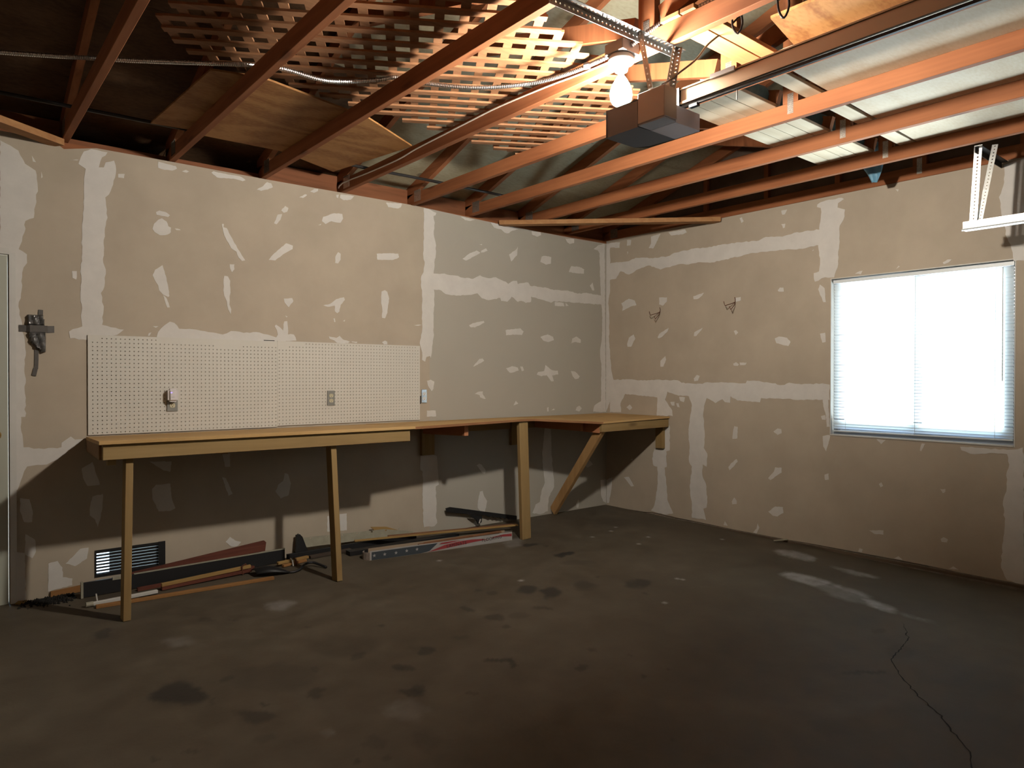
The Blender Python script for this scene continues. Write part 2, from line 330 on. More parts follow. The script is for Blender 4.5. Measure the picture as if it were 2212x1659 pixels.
# joint-compound outlines on the two walls (mm along the wall, mm up) and floor marks (m)
LP="-4250 2717,-4215 2713,-4144 2708,-4137 2693,-4165 2674,-4211 2671,-4251 2677|-4106 2680,-4082 2695,-4062 2688,-4077 2677|-3920 2709,-3906 2720,-3812 2715,-3733 2718,-3690 2699,-3710 2687,-3773 2693,-3884 2681|-3611 2646,-3569 2677,-3539 2712,-3509 2708,-3497 2683,-3533 2659,-3581 2642|-3217 2698,-3184 2725,-3154 2730,-3155 2712,-3187 2694|-3301 2641,-3253 2673,-3240 2669,-3272 2642|-4264 2387,-4244 2401,-4201 2394,-4181 2380,-4191 2365,-4231 2368,-4261 2371|-4286 2276,-4276 2309,-4251 2340,-4229 2352,-4201 2336,-4191 2305,-4174 2299,-4176 2269,-4197 2250,-4242 2241,-4272 2256|-4151 2297,-4120 2296,-4115 2291,-4140 2287|-3852 2369,-3838 2371,-3841 2348,-3819 2345,-3774 2259,-3694 2137,-3717 2129,-3740 2152,-3754 2191,-3791 2210,-3819 2259,-3841 2308|-3436 2525,-3408 2562,-3383 2551,-3393 2522,-3417 2511|-3488 2424,-3461 2491,-3430 2501,-3442 2457,-3470 2420|-3528 2158,-3486 2210,-3399 2293,-3349 2281,-3352 2256,-3399 2226,-3480 2160|-4285 1977,-4270 2014,-4227 2048,-4220 2022,-4202 1963,-4185 1849,-4193 1843,-4223 1855,-4248 1883,-4253 1915,-4277 1956|-4223 1852,-4208 1842,-4195 1816,-4183 1775,-4198 1774,-4208 1793|-3799 2098,-3768 2101,-3768 2067,-3785 2045,-3797 2070|-3836 2014,-3814 2013,-3797 1983,-3794 1902,-3803 1820,-3789 1787,-3794 1754,-3811 1785,-3820 1842,-3836 1876,-3842 1916|-4266 1572,-4253 1610,-4218 1656,-4183 1682,-4157 1675,-4127 1638,-4085 1637,-4017 1635,-3941 1624,-3848 1610,-3792 1636,-3706 1628,-3595 1636,-3535 1623,-3474 1604,-3462 1626,-3486 1685,-3474 1698,-3425 1658,-3415 1725,-3391 1727,-3388 1629,-3343 1631,-3324 1586,-3499 1573,-3903 1571|-3418 1889,-3356 1897,-3346 1876,-3381 1828,-3412 1859|-3409 1768,-3390 1760,-3400 1753|-4315 1583,-4310 1602,-4293 1606,-4305 1584|-4286 1647,-4251 1649,-4268 1637|-2979 2693,-2972 2719,-2860 2725,-2889 2691,-2945 2679|-3010 2710,-2986 2714,-2993 2687,-3007 2691|-2582 2718,-2435 2735,-2443 2703,-2467 2689,-2559 2685|-3125 2493,-3115 2526,-3021 2568,-2959 2571,-2952 2537,-2973 2502,-3014 2499,-3048 2504,-3095 2475|-3155 2460,-3129 2473,-3135 2460|-3014 2241,-2993 2275,-2973 2265,-2973 2220,-2993 2189,-3017 2190|-2664 2300,-2528 2319,-2467 2323,-2459 2296,-2482 2280,-2528 2265,-2657 2254|-3113 1861,-3062 1874,-3007 1916,-2945 1934,-2938 1915,-2973 1874,-2983 1822,-3001 1808,-3021 1820,-3021 1864,-3076 1851|-2620 2004,-2590 2017,-2568 2005,-2552 1953,-2568 1837,-2590 1792,-2617 1794,-2613 1861,-2624 1927|-3032 1765,-3022 1768,-3015 1740,-3026 1739|-2953 1750,-2936 1763,-2939 1747|-3070 1629,-3008 1619,-2981 1636,-2953 1608,-2897 1594,-2911 1581,-3002 1581,-3026 1599,-3063 1611|-2883 1598,-2833 1596,-2837 1586,-2879 1588|-2617 1600,-2590 1613,-2568 1605,-2568 1582,-2598 1581|-2317 1749,-2269 1758,-2240 1756,-2277 1747|-2223 2732,-2223 2609,-2227 2454,-2231 2350,-2215 2259,-2227 2196,-2251 2159,-2251 2090,-2239 2022,-2241 1717,-2263 1601,-2254 1570,-2241 1528,-2241 1466,-2211 1449,-2198 1490,-2163 1499,-2154 1483,-2142 1558,-2124 1677,-2129 1766,-2120 1929,-2120 2004,-2124 2062,-2127 2190,-2115 2316,-2107 2329,-2102 2435,-2125 2526,-2115 2624,-2128 2677,-2106 2688,-2099 2711,-2178 2736|-2146 2194,-2040 2201,-1903 2199,-1848 2189,-1715 2189,-1638 2224,-1539 2209,-1459 2225,-1346 2195,-1315 2178,-1253 2211,-1210 2215,-1200 2184,-1146 2200,-1070 2211,-1048 2184,-813 2179,-743 2168,-578 2177,-420 2159,-270 2175,-50 2160,-50 2074,-206 2068,-420 2067,-743 2061,-778 2042,-847 2054,-903 2062,-1037 2082,-1037 2032,-1102 2019,-1156 2032,-1199 2021,-1273 2064,-1325 2012,-1398 2015,-1408 2042,-1539 2013,-1618 2023,-1667 2062,-1848 2029,-1940 2025,-2004 2032,-2049 2058,-2146 2065|-1848 2715,-1697 2710,-1754 2690,-1801 2691|-1520 2712,-1429 2709,-1264 2704,-1190 2694,-1264 2671,-1306 2642,-1358 2643,-1399 2665,-1480 2670|-1027 2699,-916 2706,-911 2677,-961 2654,-1027 2666|-592 2684,-471 2696,-471 2656,-532 2640,-568 2653|-1829 2351,-1754 2405,-1677 2441,-1633 2427,-1677 2399,-1791 2340|-1628 2443,-1569 2473,-1555 2452,-1623 2426|-1305 2448,-1221 2503,-1200 2534,-1211 2451,-1279 2387|-904 2473,-859 2486,-779 2483,-785 2418,-848 2403,-921 2421|-543 2362,-513 2421,-396 2428,-328 2409,-334 2364,-433 2359|-1648 2495,-1614 2507,-1619 2495|-245 2252,-207 2287,-181 2209,-207 2207|-732 2053,-614 2053,-602 2019,-731 2015|-584 2055,-542 2028,-584 2025|-1758 1777,-1715 1798,-1598 1824,-1588 1808,-1695 1760,-1748 1762|-1346 1753,-1273 1764,-1167 1777,-1129 1750,-1150 1716,-1252 1716,-1340 1705|-919 1705,-869 1723,-823 1734,-754 1715,-742 1681,-811 1662,-880 1672|-504 1659,-492 1708,-437 1729,-375 1703,-375 1668,-456 1674|-1714 1415,-1642 1486,-1607 1488,-1590 1467,-1622 1451,-1695 1419|-1340 1403,-1262 1424,-1198 1412,-1187 1384,-1251 1367,-1293 1363|-1171 1421,-1139 1421,-1123 1384,-1150 1378|-963 1348,-947 1373,-868 1382,-851 1441,-811 1416,-765 1391,-689 1388,-683 1349,-764 1340,-741 1285,-776 1281,-834 1340,-902 1332|-510 1385,-455 1381,-387 1333,-405 1311,-454 1305,-491 1341|-1695 1174,-1666 1189,-1607 1196,-1607 1173,-1572 1129,-1602 1130,-1636 1142,-1641 1162|-1250 1062,-1224 1103,-1192 1077,-1229 1066|-833 1027,-810 1035,-810 993,-827 993|-775 1000,-740 1020,-729 1007|-447 991,-429 1025,-392 1038,-357 1010,-392 980|-2194 1291,-2154 1299,-2119 1284,-2128 1224,-2146 1202,-2181 1247|-2194 1041,-2106 1038,-2101 989,-2194 989|-50 2699,-112 2682,-193 2629,-132 2622,-104 2592,-97 2432,-89 2252,-75 2072,-61 1982,-60 1825,-67 1715,-94 1576,-73 1433,-78 1075,-126 1057,-174 1034,-194 973,-43 964,-5 963,-19 1875,-29 2701|-5081 2674,-5034 2655,-4995 2634,-4963 2563,-4910 2533,-4902 2436,-4919 2305,-4923 2255,-4964 2230,-4968 2161,-4997 2060,-4957 2035,-4957 1986,-4981 1925,-4982 1827,-4998 1728,-4982 1631,-4967 1485,-4968 1082,-5029 1085,-5025 2027,-5084 2021|-4667 2697,-4627 2719,-4541 2718,-4578 2658,-4587 2615,-4560 2620,-4550 2653,-4504 2673,-4495 2643,-4500 2569,-4523 2481,-4551 2435,-4542 2311,-4556 2216,-4566 2027,-4552 1987,-4557 1882,-4580 1839,-4562 1757,-4572 1642,-4451 1616,-4489 1583,-4635 1561,-4653 1545,-4741 1552,-4749 1593,-4679 1626,-4687 1851,-4678 2159,-4668 2364,-4667 2528,-4658 2591,-4694 2615,-4685 2658|-4481 2594,-4444 2601,-4448 2573,-4481 2572|-4741 2631,-4693 2641,-4702 2634|-4731 1959,-4705 1962,-4709 1910,-4729 1919|-4930 2618,-4910 2583,-4926 2584|-4885 2533,-4877 2500,-4886 2494|-5021 1220,-4973 1220,-4993 1103,-4987 1001,-4977 906,-4876 888,-4788 894,-4788 919,-4739 957,-4719 935,-4676 937,-4809 823,-4863 795,-4961 791,-4981 734,-4994 703,-5007 658,-5023 659|-4994 609,-4949 597,-4933 524,-4937 461,-4976 466,-4995 531|-4969 394,-4924 356,-4918 283,-4937 247,-4973 276|-4770 187,-4693 265,-4650 266,-4658 201,-4721 163|-5024 300,-4970 284,-4971 8,-5022 3|-4858 202,-4811 210,-4787 166,-4784 108,-4735 91,-4736 51,-4859 34|-4684 757,-4627 793,-4588 649,-4656 647,-4677 698|-4642 513,-4628 578,-4570 589,-4577 481,-4600 384,-4614 435,-4642 464|-4292 593,-4269 617,-4183 617,-4175 522,-4152 451,-4183 437,-4254 441,-4292 534|-3853 630,-3827 619,-3783 507,-3810 496|-3482 494,-3462 539,-3424 564,-3414 620,-3385 608,-3366 539,-3385 456,-3443 438|-3832 180,-3801 211,-3766 179,-3726 164,-3749 140,-3793 142|-3083 266,-2922 266,-2922 135,-3083 147|-3852 791,-3800 788,-3800 698,-3835 700|-4307 771,-4175 762,-4183 694,-4222 706|-2249 678,-2140 674,-2096 655,-2088 555,-2073 410,-2103 395,-2103 314,-2096 269,-2103 158,-2088 82,-2118 61,-2220 65,-2230 162,-2234 407,-2234 530,-2256 550,-2256 654|-1674 541,-1646 552,-1622 544,-1572 487,-1580 458,-1605 464|-1658 221,-1638 303,-1605 307,-1588 253,-1555 209,-1580 114,-1621 119,-1662 163|-858 848,-781 820,-770 577,-753 445,-736 314,-736 257,-802 166,-818 30,-921 14,-1016 38,-974 113,-921 131,-900 232,-857 309,-884 472,-890 585|-345 455,-279 509,-194 435,-273 407|-433 59,-403 102,-391 71,-403 14,-427 17|-768 24,-724 39,-646 38,-679 22,-746 5|-82 263,2 265,9 18,-40 38,-75 104"
RP="11 2713,-83 2709,-187 2694,-179 2641,-51 2659,-51 2496,-164 2494,-304 2488,-395 2512,-587 2481,-784 2472,-866 2494,-1077 2503,-1229 2492,-1410 2497,-1550 2492,-1740 2478,-1805 2498,-1952 2480,-2054 2493,-2287 2488,-2287 2369,-2124 2355,-1932 2372,-1773 2380,-1641 2378,-1399 2359,-1254 2351,-1129 2372,-1026 2364,-920 2382,-701 2357,-558 2416,-426 2392,-305 2353,-196 2401,-132 2331,-52 2327,-52 2219,-28 2088,-45 1905,-38 1724,-55 1542,-72 1397,-104 1301,-104 1228,-2 1227,9 1909|-2246 2686,-2270 2700,-2340 2706,-2440 2702,-2456 2687,-2410 2666,-2406 2632,-2464 2607,-2453 2529,-2423 2489,-2423 2367,-2409 2172,-2383 2097,-2312 2106,-2229 2080,-2220 2148,-2264 2158,-2272 2235,-2255 2377,-2263 2477,-2278 2621,-2274 2653,-2242 2667|-2827 2686,-2851 2681,-2844 2665|-2541 2107,-2574 2122,-2599 2123,-2585 2099|-2837 2109,-2851 2129,-2861 2124|-3140 2118,-3170 2134,-3195 2131,-3176 2113,-3146 2103|-3578 2727,-3649 2723,-3653 2065,-3553 2075,-3536 2183,-3515 2231,-3486 2370,-3469 2502,-3496 2593,-3495 2709|-797 2697,-985 2695,-1005 2664,-959 2653,-825 2665|-586 2691,-700 2702,-672 2655,-615 2573,-557 2582,-586 2623|-280 2703,-334 2695,-326 2644,-280 2644|-281 2585,-296 2583,-288 2555|-1555 2698,-1578 2704,-1595 2666,-1572 2655|-1941 2693,-1992 2694,-1972 2659,-1951 2658|-1941 2583,-1977 2581,-1972 2549,-1957 2547,-1952 2567|-205 2074,-305 2112,-382 2088,-405 2040,-321 2029,-221 1995,-228 2036|-688 2091,-779 2083,-779 2044,-731 2009,-688 2023|-1079 2067,-1193 2089,-1174 2064,-1130 2039,-1082 2040|-1518 2013,-1570 2018,-1570 1988,-1524 1979|-1913 2041,-1933 2064,-1964 2060,-1967 2027,-1923 2031|-2256 2018,-2270 2053,-2308 2022,-2318 1911,-2299 1913|-669 1709,-690 1742,-801 1792,-787 1759,-718 1707,-683 1697|-1087 1701,-1093 1738,-1182 1773,-1169 1751,-1113 1700|-1502 1728,-1525 1734,-1546 1711,-1522 1690|-1889 1646,-1925 1661,-1997 1646,-2028 1611,-2008 1578,-1905 1606|-2272 1666,-2314 1673,-2319 1600,-2291 1596|-284 1655,-307 1719,-368 1751,-391 1709,-338 1629,-292 1629|-705 1426,-705 1482,-760 1526,-772 1492,-740 1426|-1498 1442,-1526 1455,-1555 1436,-1544 1421,-1503 1425|-1561 1452,-1629 1450,-1618 1430,-1567 1428|-1089 1314,-1121 1344,-1152 1335,-1134 1293,-1095 1287|-2207 2329,-2221 2337,-2211 2324|5 1346,-95 1297,-322 1304,-443 1292,-647 1299,-910 1294,-950 1272,-1183 1263,-1233 1279,-1474 1276,-1623 1272,-1634 1297,-1745 1292,-1895 1273,-1937 1259,-1978 1260,-2018 1279,-2099 1270,-2197 1271,-2292 1276,-2353 1267,-2353 1149,-2293 1147,-2119 1143,-1895 1147,-1767 1149,-1757 1114,-1544 1123,-1474 1158,-1469 1101,-1416 1105,-1392 1130,-1320 1092,-1227 1137,-1209 1088,-1190 992,-1210 812,-1198 684,-1236 634,-1230 517,-1186 534,-1187 428,-1225 357,-1238 221,-1232 146,-1194 130,-1226 34,-1074 31,-1073 134,-1047 304,-1072 501,-1039 542,-1045 672,-1031 801,-1050 954,-1069 1063,-1036 1148,-897 1156,-788 1188,-775 1143,-761 1109,-844 1011,-851 958,-663 954,-669 1129,-533 1138,-261 1156,-199 1059,-207 970,-55 964,-55 1079,-1 968|-748 862,-817 866,-818 632,-777 618,-784 473,-757 459,-778 327,-792 161,-861 37,-765 12,-595 26,-624 59,-652 142,-680 304,-672 462,-622 468,-608 535,-636 629,-735 637|-9 256,-90 296,-74 149,-42 24,-18 20|-1499 851,-1511 898,-1545 894,-1540 792,-1494 784|-1881 874,-1918 900,-1949 897,-1954 864,-1918 847|-2284 1018,-2317 1028,-2322 992,-2294 991|-2299 862,-2350 874,-2360 866,-2328 745,-2304 780|-1454 534,-1477 567,-1535 613,-1547 594,-1501 539,-1466 509|-1835 479,-1888 543,-1898 578,-1956 579,-1956 540,-1857 466|-2315 560,-2347 574,-2350 527,-2320 519|-1490 235,-1514 274,-1537 251,-1537 221,-1496 213|-1837 199,-1900 252,-1967 257,-1973 209,-1921 172,-1879 171|-1409 16,-1421 54,-1450 18|-1696 3,-1729 38,-1740 85,-1756 53,-1729 -2|-249 313,-311 323,-380 240,-342 230|-823 1088,-871 1095,-871 1057,-844 1056|-891 1079,-918 1080,-931 1042,-905 1047|-924 1141,-991 1137,-978 1093,-938 1102|-277 1020,-323 1051,-354 1017,-323 995|-333 499,-363 514,-359 490|-2298 1146,-2340 1147,-2355 939,-2331 937,-2322 1038,-2307 1083|-2706 866,-2771 864,-2739 831|-3014 856,-3036 856,-3011 800,-3002 807|-3254 851,-3548 854,-3610 875,-3615 824,-3621 -12,-3529 4,-3494 79,-3502 230,-3514 382,-3503 515,-3525 607,-3524 712,-3537 758,-3524 823,-3447 824,-3315 809,-3261 828|-2725 535,-2741 550,-2755 526,-2737 512|-3133 548,-3165 554,-3165 532,-3151 522|-2657 181,-2759 198,-2759 167,-2694 162|-3138 203,-3156 218,-3184 207,-3177 186,-3145 184|-2832 6,-2863 29,-2894 7|-3189 7,-3217 29,-3248 12|-2578 8,-2587 35,-2612 31,-2604 8"
STAIN_SHADE=[(-4.585, -1.807, 0.08, -0.063, -0.027, -0.108, 0.8), (-4.408, -2.2, 0.051, -0.041, -0.017, -0.049, 0.55), (-4.114, -2.145, 0.025, -0.019, -0.027, -0.06, 0.5), (-3.709, -2.16, 0.038, -0.03, -0.02, -0.035, 0.6), (-3.508, -2.063, 0.04, -0.031, -0.021, -0.033, 0.6), (-2.97, -1.911, 0.043, -0.033, -0.029, -0.037, 0.55), (-2.851, -1.98, 0.039, -0.03, -0.047, -0.055, 0.3), (-3.802, -2.404, 0.054, -0.043, -0.017, -0.027, 0.6), (-3.755, -2.403, 0.023, -0.019, -0.017, -0.028, 0.5), (-3.307, -2.367, 0.061, -0.048, -0.016, -0.021, 0.65), (-3.306, -2.445, 0.019, -0.015, -0.032, -0.039, 0.65), (-3.055, -2.681, 0.03, -0.023, -0.025, -0.025, 0.55), (-2.431, -1.791, 0.048, -0.037, -0.066, -0.071, 0.55), (-2.494, -1.645, 0.052, -0.04, -0.042, -0.049, 0.5), (-2.987, -1.706, 0.021, -0.016, -0.021, -0.028, 0.5), (-2.649, -1.968, 0.045, -0.035, -0.021, -0.023, 0.5), (-3.014, -2.037, 0.02, -0.015, -0.017, -0.021, 0.5), (-2.884, -2.551, 0.02, -0.016, -0.016, -0.016, 0.4), (-2.138, -1.781, 0.048, -0.037, -0.052, -0.051, 0.3), (-4.334, -2.111, 0.015, -0.012, -0.006, -0.016, 0.5), (-3.53, -1.63, 0.015, -0.011, -0.01, -0.018, 0.5), (-4.129, -2.663, 0.027, -0.021, -0.023, -0.042, 0.25), (-4.502, -1.953, 0.013, -0.011, -0.005, -0.019, 0.3), (-4.228, -1.891, 0.161, -0.127, -0.049, -0.133, 0.25), (-3.797, -1.763, 0.144, -0.113, -0.064, -0.129, 0.15), (-4.374, -1.782, 0.02, -0.016, -0.007, -0.021, 0.35), (-4.046, -1.943, 0.016, -0.013, -0.009, -0.021, 0.3), (-3.826, -1.919, 0.022, -0.017, -0.015, -0.029, 0.4), (-4.249, -0.959, 0.034, -0.027, -0.01, -0.036, 0.3), (-4.121, -1.059, 0.02, -0.015, -0.008, -0.025, 0.3), (-4.761, -2.279, 0.016, -0.013, -0.003, -0.013, 0.4), (-4.689, -2.327, 0.026, -0.02, -0.004, -0.016, 0.4), (-4.442, -2.394, 0.033, -0.026, -0.012, -0.032, 0.25), (-4.713, -0.832, 0.028, -0.022, -0.01, -0.064, 0.5), (-3.855, -1.42, 0.017, -0.013, -0.007, -0.016, 0.4), (-3.967, -2.771, 0.04, -0.032, -0.034, -0.054, 0.2), (-4.135, -2.777, 0.013, -0.01, -0.007, -0.013, 0.3), (-4.253, -2.739, 0.009, -0.007, -0.007, -0.013, 0.45), (-3.597, -2.575, 0.023, -0.018, -0.01, -0.014, 0.35), (-3.265, -2.005, 0.038, -0.03, -0.018, -0.026, 0.3), (-1.684, -1.156, 0.045, -0.035, -0.038, -0.04, 0.95), (-1.769, -1.156, 0.033, -0.025, -0.032, -0.034, 0.9), (-1.731, -0.792, 0.028, -0.021, -0.037, -0.042, 0.8), (-1.672, -0.897, 0.021, -0.016, -0.023, -0.025, 0.5), (-1.785, -2.004, 0.043, -0.033, -0.064, -0.053, 0.5), (-1.897, -1.973, 0.042, -0.033, -0.044, -0.038, 0.35), (-2.496, -1.652, 0.061, -0.047, -0.049, -0.057, 0.5), (-2.411, -1.787, 0.054, -0.042, -0.063, -0.067, 0.5), (-1.945, -1.728, 0.018, -0.014, -0.023, -0.021, 0.45), (-2.712, -1.553, 0.04, -0.031, -0.019, -0.025, 0.4), (-2.167, -1.819, 0.063, -0.048, -0.06, -0.059, 0.3), (-1.793, -1.382, 0.094, -0.072, -0.046, -0.046, 0.3), (-2.761, -1.448, 0.027, -0.021, -0.016, -0.022, 0.4), (-1.671, -0.716, 0.141, -0.107, -0.169, -0.195, 0.15), (-0.462, -0.665, 0.407, -0.306, -0.173, -0.152, 0.2), (-1.962, -2.151, 0.02, -0.016, -0.017, -0.014, 0.4), (-1.845, -1.995, 0.074, -0.057, -0.078, -0.066, 0.4), (-2.049, -3.528, 0.064, -0.05, -0.019, -0.008, 0.5), (-2.133, -3.488, 0.042, -0.033, -0.012, -0.006, 0.35), (-2.747, -2.931, 0.013, -0.01, -0.008, -0.007, 0.5), (-2.896, -2.907, 0.008, -0.006, -0.009, -0.008, 0.5), (-2.777, -2.736, 0.015, -0.012, -0.01, -0.009, 0.4), (-1.658, -3.524, 0.061, -0.048, -0.076, -0.03, 0.2), (-1.795, -3.929, 0.135, -0.107, -0.246, -0.073, 0.2), (-2.411, -3.37, 0.341, -0.269, -0.206, -0.112, 0.15), (-3.049, -3.488, 0.4, -0.317, -0.221, -0.142, 0.22), (-2.477, -3.942, 0.346, -0.275, -0.301, -0.109, 0.22), (-2.634, -3.69, 0.095, -0.075, -0.059, -0.028, 0.15), (-3.237, -3.353, 0.009, -0.007, -0.007, -0.005, 0.4), (-1.48, -3.339, 0.033, -0.026, -0.029, -0.012, 0.25)]  # dark stains, plus broad faint blobs that paint in shade at near right
PALE=[([(-0.898, -2.456), (-0.81, -2.454), (-0.769, -2.583), (-0.791, -2.739), (-0.839, -2.778), (-0.971, -2.751), (-0.957, -2.585)], 0.75), ([(-0.873, -2.701), (-0.835, -2.941), (-0.976, -3.115), (-1.059, -3.177), (-1.089, -3.027), (-1.074, -2.907), (-0.971, -2.751)], 0.35), ([(-0.965, -3.013), (-0.958, -3.107), (-1.006, -3.259), (-1.095, -3.269), (-1.086, -3.135)], 0.9), ([(-0.811, -2.749), (-0.825, -2.936), (-0.926, -3.066), (-0.954, -3.022), (-0.886, -2.816)], 0.6), ([(-0.316, -2.072), (-0.203, -2.194), (-0.272, -2.396), (-0.414, -2.415), (-0.42, -2.2)], 0.55), ([(-0.414, -2.554), (-0.382, -2.768), (-0.411, -2.899), (-0.476, -2.902), (-0.492, -2.755)], 0.5), ([(-1.057, -3.279), (-1.057, -3.452), (-1.093, -3.488), (-1.102, -3.322)], 0.3), ([(-3.884, -0.911), (-3.806, -0.888), (-3.734, -0.954), (-3.763, -1.025), (-3.855, -1.084), (-3.908, -1.013)], 0.4), ([(-4.246, -2.485), (-4.229, -2.49), (-4.227, -2.509), (-4.248, -2.514)], 0.7), ([(-3.959, -2.44), (-3.853, -2.446), (-3.836, -2.563), (-3.926, -2.636), (-3.978, -2.548)], 0.2), ([(-4.491, -1.111), (-4.372, -1.164), (-4.379, -1.275), (-4.485, -1.266)], 0.2), ([(-1.78, -0.529), (-1.607, -0.56), (-1.821, -0.783), (-1.953, -0.772)], 0.25)]
SPECK=[(-2.403, -1.47), (-0.855, -0.854), (-0.714, -0.78), (-1.545, -2.079), (-1.533, -2.115), (-2.006, -2.337), (-2.4, -1.472), (-2.56, -0.741), (-0.77, -1.193), (-1.016, -1.301), (-0.34, -1.62), (-1.144, -0.91)]
# ------------------------------------------------------------------ the room shell
SLOPE = 0.0135                                        # the slab falls away from the bench wall
def fz(y): return SLOPE*min(y, 0)
_rng = np.random.default_rng(3)
_G = _rng.random((64, 64))
def vnoise(x, y):
    xi = np.floor(x).astype(int); yi = np.floor(y).astype(int); fx = x-xi; fy = y-yi
    fx = fx*fx*(3-2*fx); fy = fy*fy*(3-2*fy)
    g = lambda a, b: _G[a % 64, b % 64]
    return (g(xi,yi)*(1-fx)+g(xi+1,yi)*fx)*(1-fy)+(g(xi,yi+1)*(1-fx)+g(xi+1,yi+1)*fx)*fy
def fbm(x, y): return vnoise(x,y)*.55+vnoise(x*2.1+7,y*2.1)*.28+vnoise(x*4.3,y*4.3+3)*.17
def inside(px, py, poly):
    r = np.zeros(px.shape, bool); n = len(poly); j = n-1
    for i in range(n):
        xi, yi = poly[i]; xj, yj = poly[j]
        if yi != yj:
            c = ((yi > py) != (yj > py)) & (px < (xj-xi)*(py-yi)/(yj-yi)+xi); r ^= c
        j = i
    return r
def build_floor():
    nx, ny = 450, 380
    xs = np.linspace(-7.05, 0.10, nx); ys = np.linspace(-6.0, 0.10, ny)
    X, Y = np.meshgrid(xs, ys)
    Z = SLOPE*np.minimum(Y, 0)
    wx = X + (fbm(X*9, Y*9)-.5)*.10; wy = Y + (fbm(X*9+31, Y*9+11)-.5)*.10
    st = np.zeros_like(X)
    for cx, cy, ax, ay, bx, by, s in STAIN_SHADE:
        det = ax*by-ay*bx; dx = wx-cx; dy = wy-cy
        u = (dx*by-dy*bx)/det; v = (ax*dy-ay*dx)/det
        big = abs(math.hypot(ax, ay)) > .5
        d = np.sqrt(u*u+v*v); e = np.clip((1.25-d)/(.9 if big else .5), 0, 1); e = e*e*(3-2*e)
        st = 1-(1-st)*(1-e*s)
    pa = np.zeros_like(X)
    for poly, s in PALE:
        wx2 = X + (fbm(X*16, Y*16)-.5)*.05; wy2 = Y + (fbm(X*16+5, Y*16+9)-.5)*.05
        acc = np.zeros_like(X)
        for ox in (-.018, 0, .018):
            for oy in (-.018, 0, .018): acc += inside(wx2+ox, wy2+oy, poly)
        pa = np.maximum(pa, acc/9*s)
    pa *= .55+.9*fbm(X*22, Y*22)
    for sx, sy in SPECK:
        pa = np.maximum(pa, np.clip(1.3-np.hypot(X-sx, Y-sy)/.018, 0, 1))
    V = np.stack([X, Y, Z], -1).reshape(-1, 3)
    idx = np.arange(nx*ny).reshape(ny, nx)
    Fq = np.stack([idx[:-1,:-1], idx[:-1,1:], idx[1:,1:], idx[1:,:-1]], -1).reshape(-1, 4)
    me = bpy.data.meshes.new('floor')
    me.vertices.add(len(V)); me.vertices.foreach_set('co', V.ravel())
    me.loops.add(Fq.size); me.loops.foreach_set('vertex_index', Fq.ravel().astype(np.int32))
    me.polygons.add(len(Fq)); me.polygons.foreach_set('loop_start', np.arange(0, Fq.size, 4, dtype=np.int32)); me.polygons.foreach_set('loop_total', np.full(len(Fq), 4, np.int32))
    me.update(calc_edges=True)
    for nm, a in (('stain', st), ('pale', pa)):  # stain holds the real stains and the shade painted at near right
        at = me.attributes.new(nm, 'FLOAT', 'POINT'); at.data.foreach_set('value', a.astype(np.float32).ravel())
    m = bpy.data.materials.new('garage_concrete'); m.use_nodes = True; t = m.node_tree; n = t.nodes; L = t.links; p = n['Principled BSDF']
    tc = n.new('ShaderNodeTexCoord')
    def nzn(s, d=6):
        z = n.new('ShaderNodeTexNoise'); z.inputs['Scale'].default_value = s; z.inputs['Detail'].default_value = d; L.new(tc.outputs['Object'], z.inputs['Vector']); return z
    a = nzn(.9); b = nzn(7); c = nzn(55, 3)
    r1 = n.new('ShaderNodeValToRGB'); r1.color_ramp.elements[0].position = .3; r1.color_ramp.elements[1].position = .7
    r1.color_ramp.elements[0].color = (.070,.056,.038,1); r1.color_ramp.elements[1].color = (.105,.089,.066,1); L.new(a.outputs[0], r1.inputs[0])
    r2 = n.new('ShaderNodeValToRGB'); r2.color_ramp.elements[0].position = .3; r2.color_ramp.elements[1].position = .72
    r2.color_ramp.elements[0].color = (.80,.78,.76,1); r2.color_ramp.elements[1].color = (1.12,1.12,1.12,1); L.new(b.outputs[0], r2.inputs[0])
    m1 = n.new('ShaderNodeMixRGB'); m1.blend_type = 'MULTIPLY'; m1.inputs[0].default_value = 1; L.new(r1.outputs[0], m1.inputs[1]); L.new(r2.outputs[0], m1.inputs[2])
    s1 = n.new('ShaderNodeAttribute'); s1.attribute_name = 'stain'; s2 = n.new('ShaderNodeAttribute'); s2.attribute_name = 'pale'  # stain also holds the shade painted at near right
    m2 = n.new('ShaderNodeMixRGB'); m2.inputs[2].default_value = (.022,.020,.018,1); L.new(s1.outputs['Fac'], m2.inputs[0]); L.new(m1.outputs[0], m2.inputs[1])
    m3 = n.new('ShaderNodeMixRGB'); m3.inputs[2].default_value = (.30,.29,.28,1); L.new(s2.outputs['Fac'], m3.inputs[0]); L.new(m2.outputs[0], m3.inputs[1])
    L.new(m3.outputs[0], p.inputs['Base Color'])
    rr = n.new('ShaderNodeMapRange'); rr.inputs[3].default_value = .62; rr.inputs[4].default_value = .85; L.new(b.outputs[0], rr.inputs[0]); L.new(rr.outputs[0], p.inputs['Roughness'])
    p.inputs['Specular IOR Level'].default_value = .3
    bp = n.new('ShaderNodeBump'); bp.inputs['Strength'].default_value = .25; bp.inputs['Distance'].default_value = .003; L.new(c.outputs[0], bp.inputs['Height']); L.new(bp.outputs[0], p.inputs['Normal'])
    me.materials.append(m)
    o = bpy.data.objects.new('floor', me); COL.objects.link(o); o['kind'] = 'structure'; BASE['floor'] = Vector((0,0,0))
    return o
floor = build_floor()
M_crack = mat('crack_shadow', (.012,.011,.010), 1)
